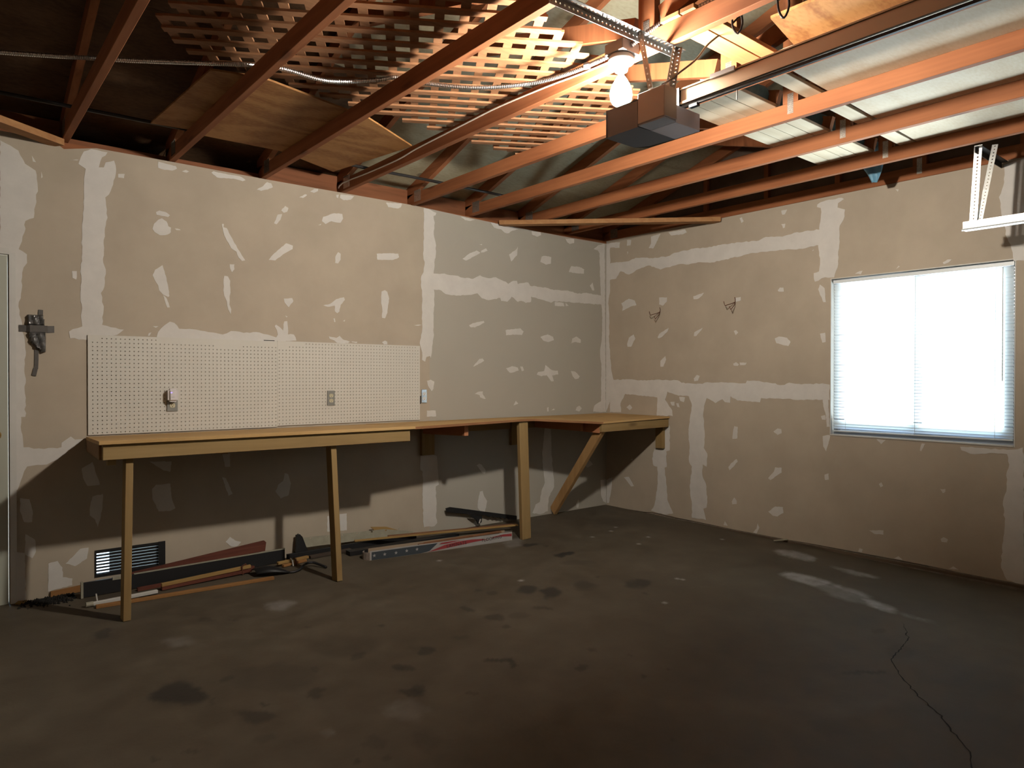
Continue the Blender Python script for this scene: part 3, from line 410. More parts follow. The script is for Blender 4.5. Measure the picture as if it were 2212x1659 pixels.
def crack(pts, wd, seed):
    rnd = random.Random(seed); P = []
    for (x0,y0),(x1,y1) in zip(pts, pts[1:]):
        L = math.hypot(x1-x0, y1-y0); k = max(2, int(L/.025))
        for i in range(k):
            t = i/k; P.append((x0+(x1-x0)*t+rnd.uniform(-.006,.006), y0+(y1-y0)*t+rnd.uniform(-.006,.006)))
    mb = MB(); vs = []; fs = []
    for i, (x, y) in enumerate(P):
        q = wd*(.5+.7*rnd.random())*min(1, .2+i/8, .2+(len(P)-1-i)/8); x2, y2 = P[min(i+1, len(P)-1)]; x1, y1 = P[max(i-1, 0)]
        d = math.hypot(x2-x1, y2-y1) or 1; nx, ny = -(y2-y1)/d, (x2-x1)/d
        for s, dz in ((-1, .0012), (1, .0012)): vs.append((x+nx*q*s/2, y+ny*q*s/2, fz(y)+dz))
    for i in range(len(P)-1): fs.append((2*i, 2*i+1, 2*i+3, 2*i+2))
    mb.add(vs, fs); part('crack', mb, M_crack, floor, 'thin wandering crack in the concrete slab')
crack([(-1.222,-3.369),(-1.454,-3.487),(-1.808,-3.545),(-1.966,-3.649),(-2.124,-3.786),(-2.22,-3.891),(-2.379,-4.018),(-2.456,-4.081),(-2.567,-4.123),(-2.75,-4.3)], .006, 1)

# back wall: drywall on studs, top edge as cut, opening for the vent
topL = [(-7.05,2.73),(-4.83,2.732),(-4.77,2.690),(-4.6,2.731),(-4.15,2.732),(-3.54,2.730),(-2.32,2.738),(-2.18,2.733),(-1.82,2.722),(-1.44,2.712),(-1.02,2.706),(-.53,2.703),(0.0,2.706)]
VX0, VX1, VZ0, VZ1 = -4.612, -4.222, .080, .238
outer = [(-7.05,-.02),(0.0,-.02)] + topL[::-1]
DX = -5.047
mb = MB().slab([(DX,-.02),(0.0,-.02)] + [p for p in topL[::-1] if p[0] > DX] + [(DX,2.731)], [[(VX0,VZ0),(VX0,VZ1),(VX1,VZ1),(VX1,VZ0)]], ((0,0,0),(1,0,0),(0,0,1),(0,-1,0)), .10)
mb.box((-7.05,0,-.05),(-5.90,.10,2.731)); mb.box((-5.90,0,2.03),(DX,.10,2.731))
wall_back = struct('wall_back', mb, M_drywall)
mb = MB().box((-7.05,.012,2.66),(.1,.10,2.733)); part('top_plate', mb, M_firx, wall_back, 'wooden plate along the wall top')
# right wall with the window opening
WY0, WY1, WZ0, WZ1 = -3.562, -2.360, .878, 2.088
topR = [(-6.0,2.72),(-3.6,2.721),(-3.5,2.718),(-3.3,2.710),(-3.01,2.704),(-2.68,2.709),(-2.32,2.707),(-1.22,2.710),(-1.08,2.706),(0.0,2.708)]
botR = [(0.0,-.01),(-.5,.000),(-.6,.012),(-.95,.004),(-1.4,-.002),(-1.65,-.010),(-2.26,.000),(-3.01,.002),(-3.62,-.012),(-6.0,-.02)]
mb = MB().slab(topR + botR, [[(WY0,WZ0),(WY1,WZ0),(WY1,WZ1),(WY0,WZ1)]], ((0,0,0),(0,1,0),(0,0,1),(-1,0,0)), .012)
mb.slab([(-6.0,-.1),(-6.0,2.735),(.1,2.735),(.1,-.1)], [[(WY0,WZ0),(WY1,WZ0),(WY1,WZ1),(WY0,WZ1)]], ((.012,0,0),(0,1,0),(0,0,1),(-1,0,0)), .10)
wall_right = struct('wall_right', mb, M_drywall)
mb = MB().box((-.0005,-6.0,-.10),(.011,.0,.0)); 
part('stem_wall', MB().box((-.004,-5.99,-.1),(.011,-.55,-.004)), M_concrete_wall, wall_right, 'rough grey concrete stem below the drywall')
part('sill_plate', MB().box((-.006,-5.99,-.030),(.010,-.86,-.012)), M_dirtwood, wall_right, 'dirty wooden sill edge at the foot of the wall')
# walls behind and beside the viewer, not in the picture
struct('wall_left', MB().box((-7.15,-6.0,-.1),(-7.05,.1,2.735)), M_drywall)
struct('wall_front', MB().box((-7.15,-6.1,-.1),(.11,-6.0,2.735)), M_drywall)

# hand-troweled joint compound: every patch and taped seam is a thin skin of its own
def rag(poly, rnd, step, amp):
    out = []
    n = len(poly)
    for i in range(n):
        (x0,y0),(x1,y1) = poly[i], poly[(i+1) % n]
        L = math.hypot(x1-x0, y1-y0); k = max(1, int(L/step)); ax = -(y1-y0)/(L or 1); ay = (x1-x0)/(L or 1)
        for j in range(k):
            t = j/k; q = rnd.uniform(-amp, amp) if j else rnd.uniform(-amp, amp)*.4
            out.append((x0+(x1-x0)*t+ax*q, y0+(y1-y0)*t+ay*q))
    return out
def patches(data, wall, fr, zmax):
    rnd = random.Random(11)
    for k_, s in enumerate(data.split('|')):
        poly = [(int(a)/1000, min(int(b)/1000, zmax(int(a)/1000)-.002)) for a, b in (q.split() for q in s.split(','))]
        w_ = max(p[0] for p in poly)-min(p[0] for p in poly); h_ = max(p[1] for p in poly)-min(p[1] for p in poly); size = max(w_, h_)
        poly = rag(poly, rnd, .022 if size > .25 else .014, .0045 if size > .25 else .0022)
        a = sum(p[0]*q[1]-q[0]*p[1] for p, q in zip(poly, poly[1:]+poly[:1]))
        if a < 0: poly.reverse()
        part('taped_seam' if size > .45 else 'spackle_patch', MB().slab(poly, [], (Vector(fr[0])+Vector(fr[3])*(.00007*(k_ % 11)),)+fr[1:], .0012), M_comp, wall)
def lerp_top(tp):
    tp = sorted(tp)
    return lambda x: float(np.interp(x, [p[0] for p in tp], [p[1] for p in tp]))
patches(LP, wall_back, ((0,-.0014,0),(1,0,0),(0,0,1),(0,-1,0)), lerp_top(topL))
patches(RP, wall_right, ((-.0014,0,0),(0,1,0),(0,0,1),(-1,0,0)), lerp_top(topR))
M_hole = mat('nail_hole', (.05,.035,.025), .9)
def holes(lst, wall, ax):
    for a, z, r in lst:
        c = [(a+r*math.cos(t*math.pi/4)*.8, z+r*math.sin(t*math.pi/4)) for t in range(8)]
        fr = ((0,-.0030,0),(1,0,0),(0,0,1),(0,-1,0)) if ax == 0 else ((-.0030,0,0),(0,1,0),(0,0,1),(-1,0,0))
        part('nail_hole', MB().slab(c, [], fr, .0015), M_hole, wall)

# door sliver at the far left
d1 = struct_root('door_1')
part('slab', MB().box((-5.86,-.004,-.012),(-5.0515,.034,2.018)), M_door, d1)
part('casing', MB().box((-5.043,-.014,-.015),(-5.012,-.0002,2.035)).box((-5.90,-.014,2.024),(-5.043,-.0002,2.06)), M_white, d1)
kb = part('knob', MB().lathe((0,0,0), [(.012,0),(.012,.03),(.026,.04),(.030,.055),(.024,.068),(.0,.070)], 16), M_brass, d1, 'brass door knob')
kb.rotation_euler = (R(90), 0, 0); kb.location = (-5.114,-.004,.985)
part('threshold', MB().box((-5.90,-.03,-.018),(-5.02,.10,-.006)), M_concrete_wall, d1)

# ------------------------------------------------------------------ roof: trusses, sheathing, gable end
XR = [-5.956,-5.350,-4.745,-4.146,-3.540,-2.935,-2.310,-1.720,-1.110,-.515,.042]
ZC0, ZC1 = 2.735, 2.824; YM = -2.985; S3 = 1/3.
names = ['roof truss seventh from the bench corner, over the door', 'roof truss sixth and last at the dark left side, beyond the frame', 'leftmost truss in view, dark, landing above the big white seam',
 'truss over the left half of the pegboard, second from the left in view', 'truss crossing the middle of the wooden lattice, just left of the lit bulb', 'truss carrying the lit bulb and the white cable along its side',
 'bulb-lit truss beside the opener housing, first right of the bulb', 'truss with the nail plate right of the opener rail, passing below the pale boards', 'second truss right of the opener rail, between two bays of pale boards', 'last free-standing truss, next to the corner brace and gable',
 'gable end truss standing on top of the right wall']
def truss(x1, lab, gable):
    x0 = x1-.038
    t = thing('roof_truss', ((x0+x1)/2, YM, ZC0), lab, 'roof truss', 'roof trusses at even spacing')
    part('bottom_chord', MB().box((x0, .09, ZC0), (x1, -5.97-.09, ZC1)), M_firy, t, bev=.002)
    for sg in (1, -1):
        e = .09 if sg > 0 else 2*YM-.09
        zs = 2.800+S3*(YM-e)*-1*sg if sg > 0 else 2.800+S3*(e-YM)*-1*-1
        p0 = (e, ZC1-.02 if False else 2.778); run = abs(YM-e)
        v = [(e, 2.778+.0), (YM, 2.778+S3*run), (YM, 2.872+S3*run), (e, 2.872)]
        poly = v if sg > 0 else v
        part('top_chord', MB().slab(poly, [], ((x0,0,0),(0,1,0),(0,0,1),(-1,0,0)), .038), M_firy, t)
    apex = 2.778+S3*(.09-YM)
    part('king_post', MB().box((x0, YM-.0445, ZC1), (x1, YM+.0445, apex-.002)), M_firz, t)
    if gable:
        for y in (-.6,-1.2,-1.8,-2.4,-3.6,-4.2,-4.8):
            h = 2.778+S3*(.09-YM-abs(y-YM))
            part('stud', MB().box((x0, y-.019, ZC1), (x1, y+.019, h)), M_firz, t)
    else:
        for sg in (1, -1):
            ym = YM+sg*1.5; zm = 2.778+S3*(.09-YM-1.5)
            part('web', MB().bar(((x0+x1)/2, YM+sg*.075, ZC1+.05), ((x0+x1)/2, ym, zm-.02), .036, .085), M_firz, t)
    pl = MB().holed(4, 10, .0085, .0110, .0024, ((x0-.0012, YM+.017, 2.765), (0,-1,0), (0,0,1), (-1,0,0)), .0010, seg=4)
    part('nail_plate', pl, M_plate, t, 'galvanised nail plate')
    for y in (-.10, -5.87):
        part('nail_plate', MB().holed(8, 7, .012, .013, .0024, ((x0-.0012, y+.048, 2.750), (0,-1,0), (0,0,1), (-1,0,0)), .0010, seg=4), M_plate, t, 'galvanised heel plate')
    return t
for i, (x, n_) in enumerate(zip(XR, names)): truss(x, n_, i == len(XR)-1)
ceil = struct_root('ceiling')
rnd = random.Random(5)
xs_ = [-7.15,-5.37,-4.166,-2.954,-1.739,-.534,.112]
for sg in (1, -1):
    for row in range(3):
        d0 = (-.15+row*1.22); d1_ = min(d0+1.217, 3.14)
        off = 0 if row % 2 == 0 else .6
        xs2 = sorted(set([-7.15, .112] + [min(max(x+off, -7.15), .112) for x in xs_]))
        for a, b in zip(xs2, xs2[1:]):
            if b-a < .05: continue
            y0 = .09-d0 if sg > 0 else 2*YM-.09+d0; y1 = .09-d1_ if sg > 0 else 2*YM-.09+d1_
            z0 = 2.8735+S3*d0; z1 = 2.8735+S3*d1_
            v = [(a+.0015,y0,z0),(b-.0015,y0,z0),(b-.0015,y1,z1),(a+.0015,y1,z1)]
            v += [(x,y,z+.013) for x,y,z in v]
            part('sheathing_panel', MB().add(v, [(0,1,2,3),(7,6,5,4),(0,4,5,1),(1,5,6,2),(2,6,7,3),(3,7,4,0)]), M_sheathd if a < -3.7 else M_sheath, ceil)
M_felt = mat('roofing_felt', (.02,.02,.02), .95)
for sg in (1, -1):
    y0 = .45 if sg > 0 else 2*YM-.45; run = .09+.36-YM-.0
    z0 = 2.89+S3*(-.36); z1 = 2.89+S3*(.09-YM)
    v = [(-7.2,y0,z0),(.4,y0,z0),(.4,YM,z1),(-7.2,YM,z1)]; v += [(x,y,z+.02) for x,y,z in v]
    part('roofing', MB().add(v, [(0,1,2,3),(7,6,5,4),(0,4,5,1),(1,5,6,2),(2,6,7,3),(3,7,4,0)]), M_felt, ceil)
# blocking between the truss heels closes the eaves; siding closes the gable
M_blk = wood('blocking_fir', (.22,.085,.038), (.14,.052,.022), 'x')
for a, b in list(zip([-7.05]+XR[:-1], [x-.038 for x in XR]))+[(.042,.115)]:
    low = a > -4.8 and b < -3.5
    part('blocking', MB().box((a+.001,.055,2.734),(b-.001,.093,2.775 if low else 2.868)), M_blk, wall_back)
part('soffit', MB().box((-7.2,.10,2.690),(.4,.45,2.700)).box((-7.2,.44,2.700),(.4,.46,2.80)), M_felt, ceil)
struct('trim_1', MB().box((-7.2,-6.1,2.735),(.11,-6.0,2.90)), M_blk)
for nm, x in (('wall_right', .046), ('wall_left', -7.15)):
    mbg = MB().slab([(.13,2.72),(.13,2.875),(YM,2.87+S3*(.09-YM)+.02),(2*YM-.13,2.875),(2*YM-.13,2.72)], [], ((x,0,0),(0,1,0),(0,0,1),(-1,0,0)), .02)
    if nm == 'wall_right': part('gable_siding', mbg, mat('dark_siding', (.10,.07,.05), .9, noise=.2), wall_right)
    else: part('gable_siding', mbg, M_drywall, bpy.data.objects['wall_left'])

# ceiling-level corner braces (flat 2x4s under the chords)
single('corner_brace', MB().bar((-1.42,-.006,2.7155),(-.006,-1.36,2.7155), .089, .038), M_brace, 'flat pale brace board running diagonally across the far corner under the trusses', 'brace')
single('corner_brace', MB().bar((-4.80,-.02,2.7155),(-5.9,-.80,2.7155), .089, .038), M_brace, 'flat brace board leaving the wall top at the far left, above the door', 'brace')
# ------------------------------------------------------------------ what lies on the truss chords
ZD = ZC1
def board(y0, y1, xa, xb, m, name, lab, cat='board', th=.019, grp=None):
    return single(name, MB().box((xa,y0,ZD),(xb,y1,ZD+th)), m, lab, cat, grp, bev=.0015)
for (a, b, lab) in ((-2.531,-2.626,'pale deck board farthest from the opener rail, edge of the four-board strip'), (-2.630,-2.718,'second pale board of the four-board strip, counted from its outer edge'),
                    (-2.722,-2.806,'third pale board of the four-board strip, counted from its outer edge'), (-2.811,-2.902,'pale board of the four-board strip next to the king posts'), (-3.072,-3.160,'lone pale board between the king posts and the big plywood sheet')):
    board(a, b, -2.338, -.520, M_deck, 'deck_board', lab, grp='pale boards lying across the truss chords')
board(-3.045-.03, -3.170, -2.99, -2.342, M_plank, 'plank', 'short orange plank lying across two trusses above the opener rail, nearer the bulb')
board(-3.176, -3.245, -2.99, -2.342, M_plank, 'plank', 'short orange plank with grey stain, beside the plywood above the opener rail')
single('plywood_sheet', MB().slab([(-2.349,-3.200),(-.510,-3.175),(-.50,-5.6),(-2.349,-5.6)], [], ((0,0,ZD),(1,0,0),(0,1,0),(0,0,-1)), .013), M_deckply, 'large pale plywood sheet on the chords between the opener rail and the window', 'plywood')
single('plywood_sheet', MB().slab([(-2.665,-3.395),(-2.352,-3.335),(-2.352,-5.6),(-2.62,-5.6)], [], ((0,0,ZD),(1,0,0),(0,1,0),(0,0,-1)), .013), M_ply, 'orange plywood strip over the opener rail with strong grain', 'plywood')
single('plywood_sheet', MB().slab([(-4.325,-1.376),(-4.089,-1.448),(-3.419,-1.294),(-2.969,-1.034),(-3.116,-.179),(-3.45,-.330),(-3.60,-.392),(-4.12,-.372),(-4.16,-.430),(-4.381,-.396)], [], ((0,0,ZD),(1,0,0),(0,1,0),(0,0,-1)), .010), M_ply, 'brown plywood offcut with swirling grain lying on the chords above the pegboard', 'plywood')
# lattice: 38 mm strips both ways at 45 degrees, clipped to the panel
def clip_seg(p, d, poly):
    t0, t1 = -9, 9
    n = len(poly)
    for i in range(n):
        a = Vector(poly[i]); b = Vector(poly[(i+1) % n]); e = b-a; nn = Vector((-e.y, e.x))
        den = nn.dot(d); num = nn.dot(a-p)
        if abs(den) < 1e-9:
            if num > 0: return None
            continue
        t = num/den
        if den > 0: t0 = max(t0, t)
        else: t1 = min(t1, t)
    return (t0, t1) if t1-t0 > .03 else None
lt = thing('lattice_panel', (-3.25,-2.15,ZD+.026), 'wooden garden lattice panel lying across the trusses left of the bulb', 'lattice')
poly = [(-4.42,-1.42),(-4.62,-1.62),(-4.50,-2.95),(-3.45,-2.76),(-2.15,-2.40),(-2.18,-1.26)]
area = sum(poly[i][0]*poly[(i+1)%len(poly)][1]-poly[(i+1)%len(poly)][0]*poly[i][1] for i in range(len(poly)))
if area < 0: poly.reverse()
ctr = Vector((-3.3,-2.05))
rl = random.Random(2)
for ang, z in ((-31.7, ZD+.0315), (58.3, ZD+.0425)):
    d = Vector((math.cos(R(ang)), math.sin(R(ang)))); nn = Vector((-d.y, d.x))
    k = -16
    while k <= 16:
        p = ctr+nn*(k*.1075+.02); c = clip_seg(p, d, poly); k += 1
        if not c: continue
        a = p+d*(c[0]-rl.uniform(-.01,.03)); b = p+d*(c[1]+rl.uniform(-.01,.03))
        part('slat', MB().bar((a.x,a.y,z),(b.x,b.y,z),   .041, .0105), M_lat, lt)
# rolled blue tarp on the boards, one corner hanging over the last truss
tp = thing('rolled_tarp', (-1.3,-2.80,ZD+.019), 'rolled blue tarp on the pale boards with a corner drooping near the gable', 'tarp')
rr_ = random.Random(4); ptsT = [(-2.25+i*.06, -2.80+.008*math.sin(i*.9), ZD+.019+.073+.006*math.sin(i*.6)) for i in range(33)]
part('roll', MB().tube(ptsT, [.058+.006*math.sin(i*1.7)+rr_.uniform(-.004,.004) for i in range(33)], 14), M_tarp, tp, smooth=True)
vs = []; fs = []; nu, nv = 9, 10
for j in range(nv):
    t = j/(nv-1); wdt = .085*(1-.75*max(0, t-.35)/.65)
    for i in range(nu):
        s_ = (i/(nu-1)-.5)*2
        z_ = 2.905-.215*t; x_ = -.33+.10*min(1, t*1.4)-.06+.012*math.sin(s_*4+t*3)
        vs.append((x_, -2.815+s_*wdt+.01*t, z_))
for j in range(nv-1):
    for i in range(nu-1): fs.append((j*nu+i, j*nu+i+1, (j+1)*nu+i+1, (j+1)*nu+i))
fl_ = part('hanging_corner', MB().add(vs, fs), M_tarp, tp, smooth=True); sm = fl_.modifiers.new('thick', 'SOLIDIFY'); sm.thickness = .0025
# ------------------------------------------------------------------ window and blind
w1 = struct_root('window_1')
fx0, fx1 = .052, .098
def ring(y0, y1, z0, z1, t, x0, x1):
    return MB().box((x0,y0,z0),(x1,y1,z0+t)).box((x0,y0,z1-t),(x1,y1,z1)).box((x0,y0,z0+t),(x1,y0+t,z1-t)).box((x0,y1-t,z0+t),(x1,y1,z1-t))
part('frame', ring(WY0+.001, WY1-.001, WZ0+.001, WZ1-.001, .034, fx0, fx1), M_alu, w1, bev=.002)
part('sash', ring(WY0+.036, -2.935, WZ0+.036, WZ1-.036, .036, .060, .074), M_alu, w1, bev=.002)
part('sash', ring(-2.985, WY1-.036, WZ0+.036, WZ1-.036, .036, .078, .092), M_alu, w1, bev=.002)
part('pane', MB().box((.066,WY0+.073,WZ0+.073),(.068,-2.972,WZ1-.073)), M_glass, w1)
part('pane', MB().box((.084,-2.948,WZ0+.073),(.086,WY1-.073,WZ1-.073)), M_glass, w1)
part('reveal', MB().box((-.002,WY0-.004,WZ0-.004),(.052,WY0+.002,WZ1+.002)).box((-.002,WY1-.002,WZ0-.004),(.052,WY1+.004,WZ1+.002)).box((-.002,WY0+.002,WZ1-.004),(.052,WY1-.002,WZ1+.002)), M_white, w1)
part('sill', MB().box((-.006,WY0+.002,WZ0-.006),(.052,WY1-.002,WZ0+.004)), M_white, w1, bev=.0015)
bl = thing('mini_blind', (.027,-2.961,.905), 'white mini blind closed over the bright window in the right wall', 'blind')
part('headrail', MB().box((.014,-3.552,2.050),(.042,-2.370,2.076)), M_vinyl, bl, bev=.001)
part('bottom_rail', MB().bar((.027,-3.550,.914),(.027,-2.372,.908), .024, .010), M_vinyl, bl, bev=.002)
TILT = R(50)
def slat_mesh(hw=.0135):
    vs = []; fs = []
    for k in range(4):
        s = -1+2*k/3; u = s*hw; c = .0022*(1-s*s)
        x = u*math.cos(TILT)-c*math.sin(TILT)*-1*-1; z = -u*math.sin(TILT)+c*math.cos(TILT)
        for y in (-.588, .588): vs.append((x, y, z))
    for k in range(3): fs.append((2*k, 2*k+1, 2*k+3, 2*k+2))
    me = bpy.data.meshes.new('slat'); me.from_pydata(vs, [], fs); me.materials.append(M_slat)
    for p in me.polygons: p.use_smooth = True
    return me
sm_ = slat_mesh(); rb = random.Random(8); zz = 2.034; b0 = BASE['mini_blind']; n_s = 0
while zz > .926:
    o = bpy.data.objects.new('slat', sm_); COL.objects.link(o); o.parent = bl
    sag = 0 if zz > .99 else rb.uniform(-.004, .002)
    o.location = Vector((.027, -2.961, zz+sag))-b0; o.rotation_euler = (rb.uniform(-.0012,.0012)+(.004 if zz < .96 else 0), rb.uniform(-.03,.03), 0)
    zz -= .0232 if zz > 1.0 else .0175; n_s += 1
for y in (-2.470,-2.961,-3.450):
    part('ladder_cord', MB().tube([(.0125,y,2.05),(.0125,y,.912)], .0011, 5), M_white, bl)
part('tilt_wand', MB().tube([(.010,-3.490,2.045),(.008,-3.492,1.30)], .0035, 6), M_vinyl, bl)
struct('ground', MB().box((-12,-14,-.40),(14,14,-.30)), mat('outside_paving', (.42,.41,.38), .9, noise=.15, nscale=2))

# ------------------------------------------------------------------ foundation vent
vt = thing('wall_vent', ((VX0+VX1)/2, 0, VZ0), 'dark louvred vent low behind the left bench leg, daylight in its slits', 'vent')
part('vent_frame', MB().box((VX0-.004,-.006,VZ0-.004),(VX0+.004,.06,VZ1+.004)).box((VX1-.034,-.010,VZ0-.004),(VX1+.006,.06,VZ1+.006)).box((VX0+.004,-.006,VZ0-.004),(VX1-.034,.06,VZ0+.012)).box((VX0+.004,-.006,VZ1-.012),(VX1-.034,.06,VZ1+.004)), M_dark, vt)
nsl = 8; ph = (VZ1-VZ0-.024)/7.0
for k in range(nsl):
    z = VZ0+.012+ph*k
    mb = MB().bar((VX0+.004,.020,z-.0015),(VX0+.079,.020,z-.0015), .022, ph*.52).bar((VX0+.079,.020,z),(VX1-.034,.020,z), .022, ph*.82)
    part('louvre', mb, M_dark, vt)
# ------------------------------------------------------------------ pegboards, outlets, plug-in
def pegboard(x0, z0, nx, skip, mx, my, lab):
    W_ = nx*.0254+sum(mx)
    mb = MB().holed(nx, 24, .0254, .0254, .0034, ((x0,-.0105,z0),(1,0,0),(0,0,1),(0,-1,0)), .005, skip, mx, my)
    return single('pegboard', mb, M_peg, lab, 'pegboard', 'white pegboards above the bench', base=(x0+W_/2,-.008,z0))
pegboard(-4.6510, .9590, 46, {(i,23) for i in list(range(0,2))+list(range(15,46))}|{(i,22) for i in range(29,36)}, (.0127,.0005), (0,.008), 'white pegboard on the left, with the plug-in unit on it')
pegboard(-3.4690, .9670, 47, {(i,23) for i in range(0,8)}|{(i,22) for i in range(0,3)}|{(46,23)}, (.0001,.0080), (0,.003), 'white pegboard on the right, beside the steel outlet plate')
part('gap_shadow', MB().box((-3.565,-.0032,1.5785),(-3.487,-.0022,1.5835)), M_slot, wall_back)  # dark strip painted for the shadowed gap above the pegboard's edge
def outlet(x, z, wd, ht, y, mp, mr, lab, only=None):
    t = thing('wall_outlet', (x, y, z-ht/2), lab, 'outlet')
    part('cover_plate', MB().box((x-wd/2, y-.007, z-ht/2),(x+wd/2, y, z+ht/2)), mp, t, bev=.002)
    for s in (1, -1):
        c = z+s*.0195
        pr = [(x+.0165*math.cos(a), c+max(-.0135, min(.0135, .0175*math.sin(a)))) for a in [2*math.pi*k/20 for k in range(20)]]
        f = part('receptacle', MB().slab(pr, [], ((0,y-.0095,0),(1,0,0),(0,0,1),(0,-1,0)), .0025), mr, t)
        part('slot', MB().box((x-.0075,y-.0102,c+.001),(x-.0055,y-.0094,c+.009)).box((x+.0050,y-.0102,c+.001),(x+.0070,y-.0094,c+.0085)).box((x-.0025,y-.0102,c-.0095),(x+.0025,y-.0094,c-.0045)), M_slot, f)
    part('screw', MB().tube([(x,y-.0085,z),(x,y-.0068,z)], .0028, 8), M_galv, t)
    return t
outlet(-4.173, 1.150, .066, .114, -.0125, M_outgrey, M_ivory, 'grey outlet on the left pegboard, under the plug-in unit')
outlet(-3.059, 1.160, .060, .112, -.0125, M_outgrey, M_ivory, 'grey duplex outlet in the middle of the right pegboard')
outlet(-2.223, 1.162, .052, .112, -.0016, M_outmetal, M_outwhite, 'shiny steel outlet plate just right of the pegboards')
part('cut_opening', MB().box((-2.272,-.0030,1.098),(-2.252,-.0014,1.165)), M_slot, wall_back)
pg = thing('plug_in_unit', (-4.178,-.0225,1.158), 'white plug-in unit with a purple light on the left pegboard', 'plug-in')
bmx = bmesh.new(); bmesh.ops.create_cube(bmx, size=1)
for v in bmx.verts: v.co = Vector((-4.178+v.co.x*.062, -.0465+v.co.y*.048, 1.199+v.co.z*.086))
bmesh.ops.bevel(bmx, geom=[e for e in bmx.edges], offset=.012, segments=3, affect='EDGES')
me = bpy.data.meshes.new('body'); 
for v in bmx.verts: v.co -= BASE['plug_in_unit']
bmx.to_mesh(me); bmx.free(); me.materials.append(M_lav)
ob = bpy.data.objects.new('body', me); COL.objects.link(ob); ob.parent = pg; BASE[ob.name] = BASE['plug_in_unit']
part('indicator_light', MB().box((-4.196,-.0712,1.214),(-4.186,-.0700,1.2185)), M_led, pg, 'small glowing purple light')
part('printed_mark', MB().box((-4.191,-.0711,1.1855),(-4.172,-.0702,1.1872)), M_outgrey, pg)

# ------------------------------------------------------------------ duct-taped bundle by the door
tb = thing('taped_bundle', (-4.91,-.003,1.32), 'crumpled silver duct-taped bundle stuck to the wall beside the door', 'taped bundle')
def wx(px): return -4.996+(px-41)*.002276
def wz(py): return 1.62-(py-702)*.0027
out = [(30+a*.1085, 650+b*.1085) for a, b in [(240,240),(400,236),(590,250),(625,450),(655,620),(650,1010),(490,1010),(300,830),(268,600),(258,430)]]
pol = [(wx(a), wz(b)) for a, b in out]
rt_ = random.Random(6)
gx = np.linspace(min(p[0] for p in pol), max(p[0] for p in pol), 18); gz = np.linspace(min(p[1] for p in pol), max(p[1] for p in pol), 30)
GX, GZ = np.meshgrid(gx, gz); ins = inside(GX+1e-6, GZ+1e-6, pol)
crease = np.abs(np.sin(GX*85+GZ*22))*.011+np.abs(np.sin(GX*40-GZ*55))*.008+.012
crease = np.where((GZ < 1.628) & (GZ > 1.58), crease*.35+.004, crease)
mb = MB(); ids = {}
for j in range(30):
    for i in range(18):
        edge = not all(ins[min(max(j+a,0),29), min(max(i+b,0),17)] for a in (-1,0,1) for b in (-1,0,1))
        mb.v.append((GX[j,i], -.0035-(.002 if edge else crease[j,i]), GZ[j,i]))
for j in range(29):
    for i in range(17):
        if ins[j,i] or ins[j+1,i+1]:
            if ins[j,i] and ins[j,i+1] and ins[j+1,i] and ins[j+1,i+1]: mb.f.append((j*18+i, j*18+i+1, (j+1)*18+i+1, (j+1)*18+i))
part('crumpled_foil', mb, M_tape, tb, smooth=False)
fr = ((0,-.030,0),(1,0,0),(0,0,1),(0,-1,0))
mbt = MB()
xs5 = [-4.998,-4.962,-4.945,-4.87,-4.857,-4.823]; ys5 = [-.004,-.006,-.020,-.020,-.006,-.004]
for i in range(5):
    mbt.add([(xs5[i],ys5[i],1.580),(xs5[i+1],ys5[i+1],1.582),(xs5[i+1],ys5[i+1],1.622),(xs5[i],ys5[i],1.620)], [(0,1,2,3)])
a_ = part('tape_strip', mbt, mat('dark_tape', (.075,.068,.062), .5, noise=.2, nscale=40), tb, 'dark horizontal tape strip'); a_.modifiers.new('t', 'SOLIDIFY').thickness = .001
def ribbon(pts, wd, y):
    mb = MB(); vs = []
    for i, (x, z) in enumerate(pts):
        x1, z1 = pts[max(i-1,0)]; x2, z2 = pts[min(i+1,len(pts)-1)]; d = math.hypot(x2-x1, z2-z1); nx, nz_ = -(z2-z1)/d, (x2-x1)/d
        vs += [(x+nx*wd/2, y, z+nz_*wd/2), (x-nx*wd/2, y, z-nz_*wd/2), (x+nx*wd/2, y+.0012, z+nz_*wd/2), (x-nx*wd/2, y+.0012, z-nz_*wd/2)]
    fs = []
    for i in range(len(pts)-1):
        a = i*4; fs += [(a, a+1, a+5, a+4), (a+2, a+6, a+7, a+3), (a, a+4, a+6, a+2), (a+1, a+3, a+7, a+5)]
    return mb.add(vs, fs)
MT = bpy.data.materials['dark_tape']
part('tape_strip', ribbon([(wx(78),wz(755)),(wx(78),wz(775)),(wx(77),wz(797))], .020, -.0040), MT, tb)
part('tape_strip', ribbon([(wx(76),wz(795)),(wx(72),wz(812))], .022, -.0056), MT, tb)
part('tape_strip', ribbon([(wx(87.5),wz(667)),(wx(87),wz(678))], .024, -.0040), MT, tb)

# ------------------------------------------------------------------ two wire hooks on the right wall
for y, z, lab in ((-.700,1.945,'bent rusty wire hook on the right wall, nearer the corner'), (-1.516,1.972,'bent rusty wire hook on the right wall, nearer the window')):
    h = thing('wire_hook', (-.003, y, z-.05), lab, 'hook', 'rusty wire hooks')
    part('wire', MB().tube([(-.004,y+.004,z+.048),(-.004,y-.002,z+.030),(-.006,y-.001,z+.006),(-.030,y+.010,z-.006),(-.110,y+.030,z-.030),(-.118,y+.034,z-.008),(-.120,y+.036,z+.006)], .0032, 6), M_rust, h)
    part('wire', MB().tube([(-.006,y-.001,z+.006),(-.030,y-.012,z-.020),(-.100,y-.020,z-.068),(-.112,y-.014,z-.040)], .0032, 6), M_rust, h)

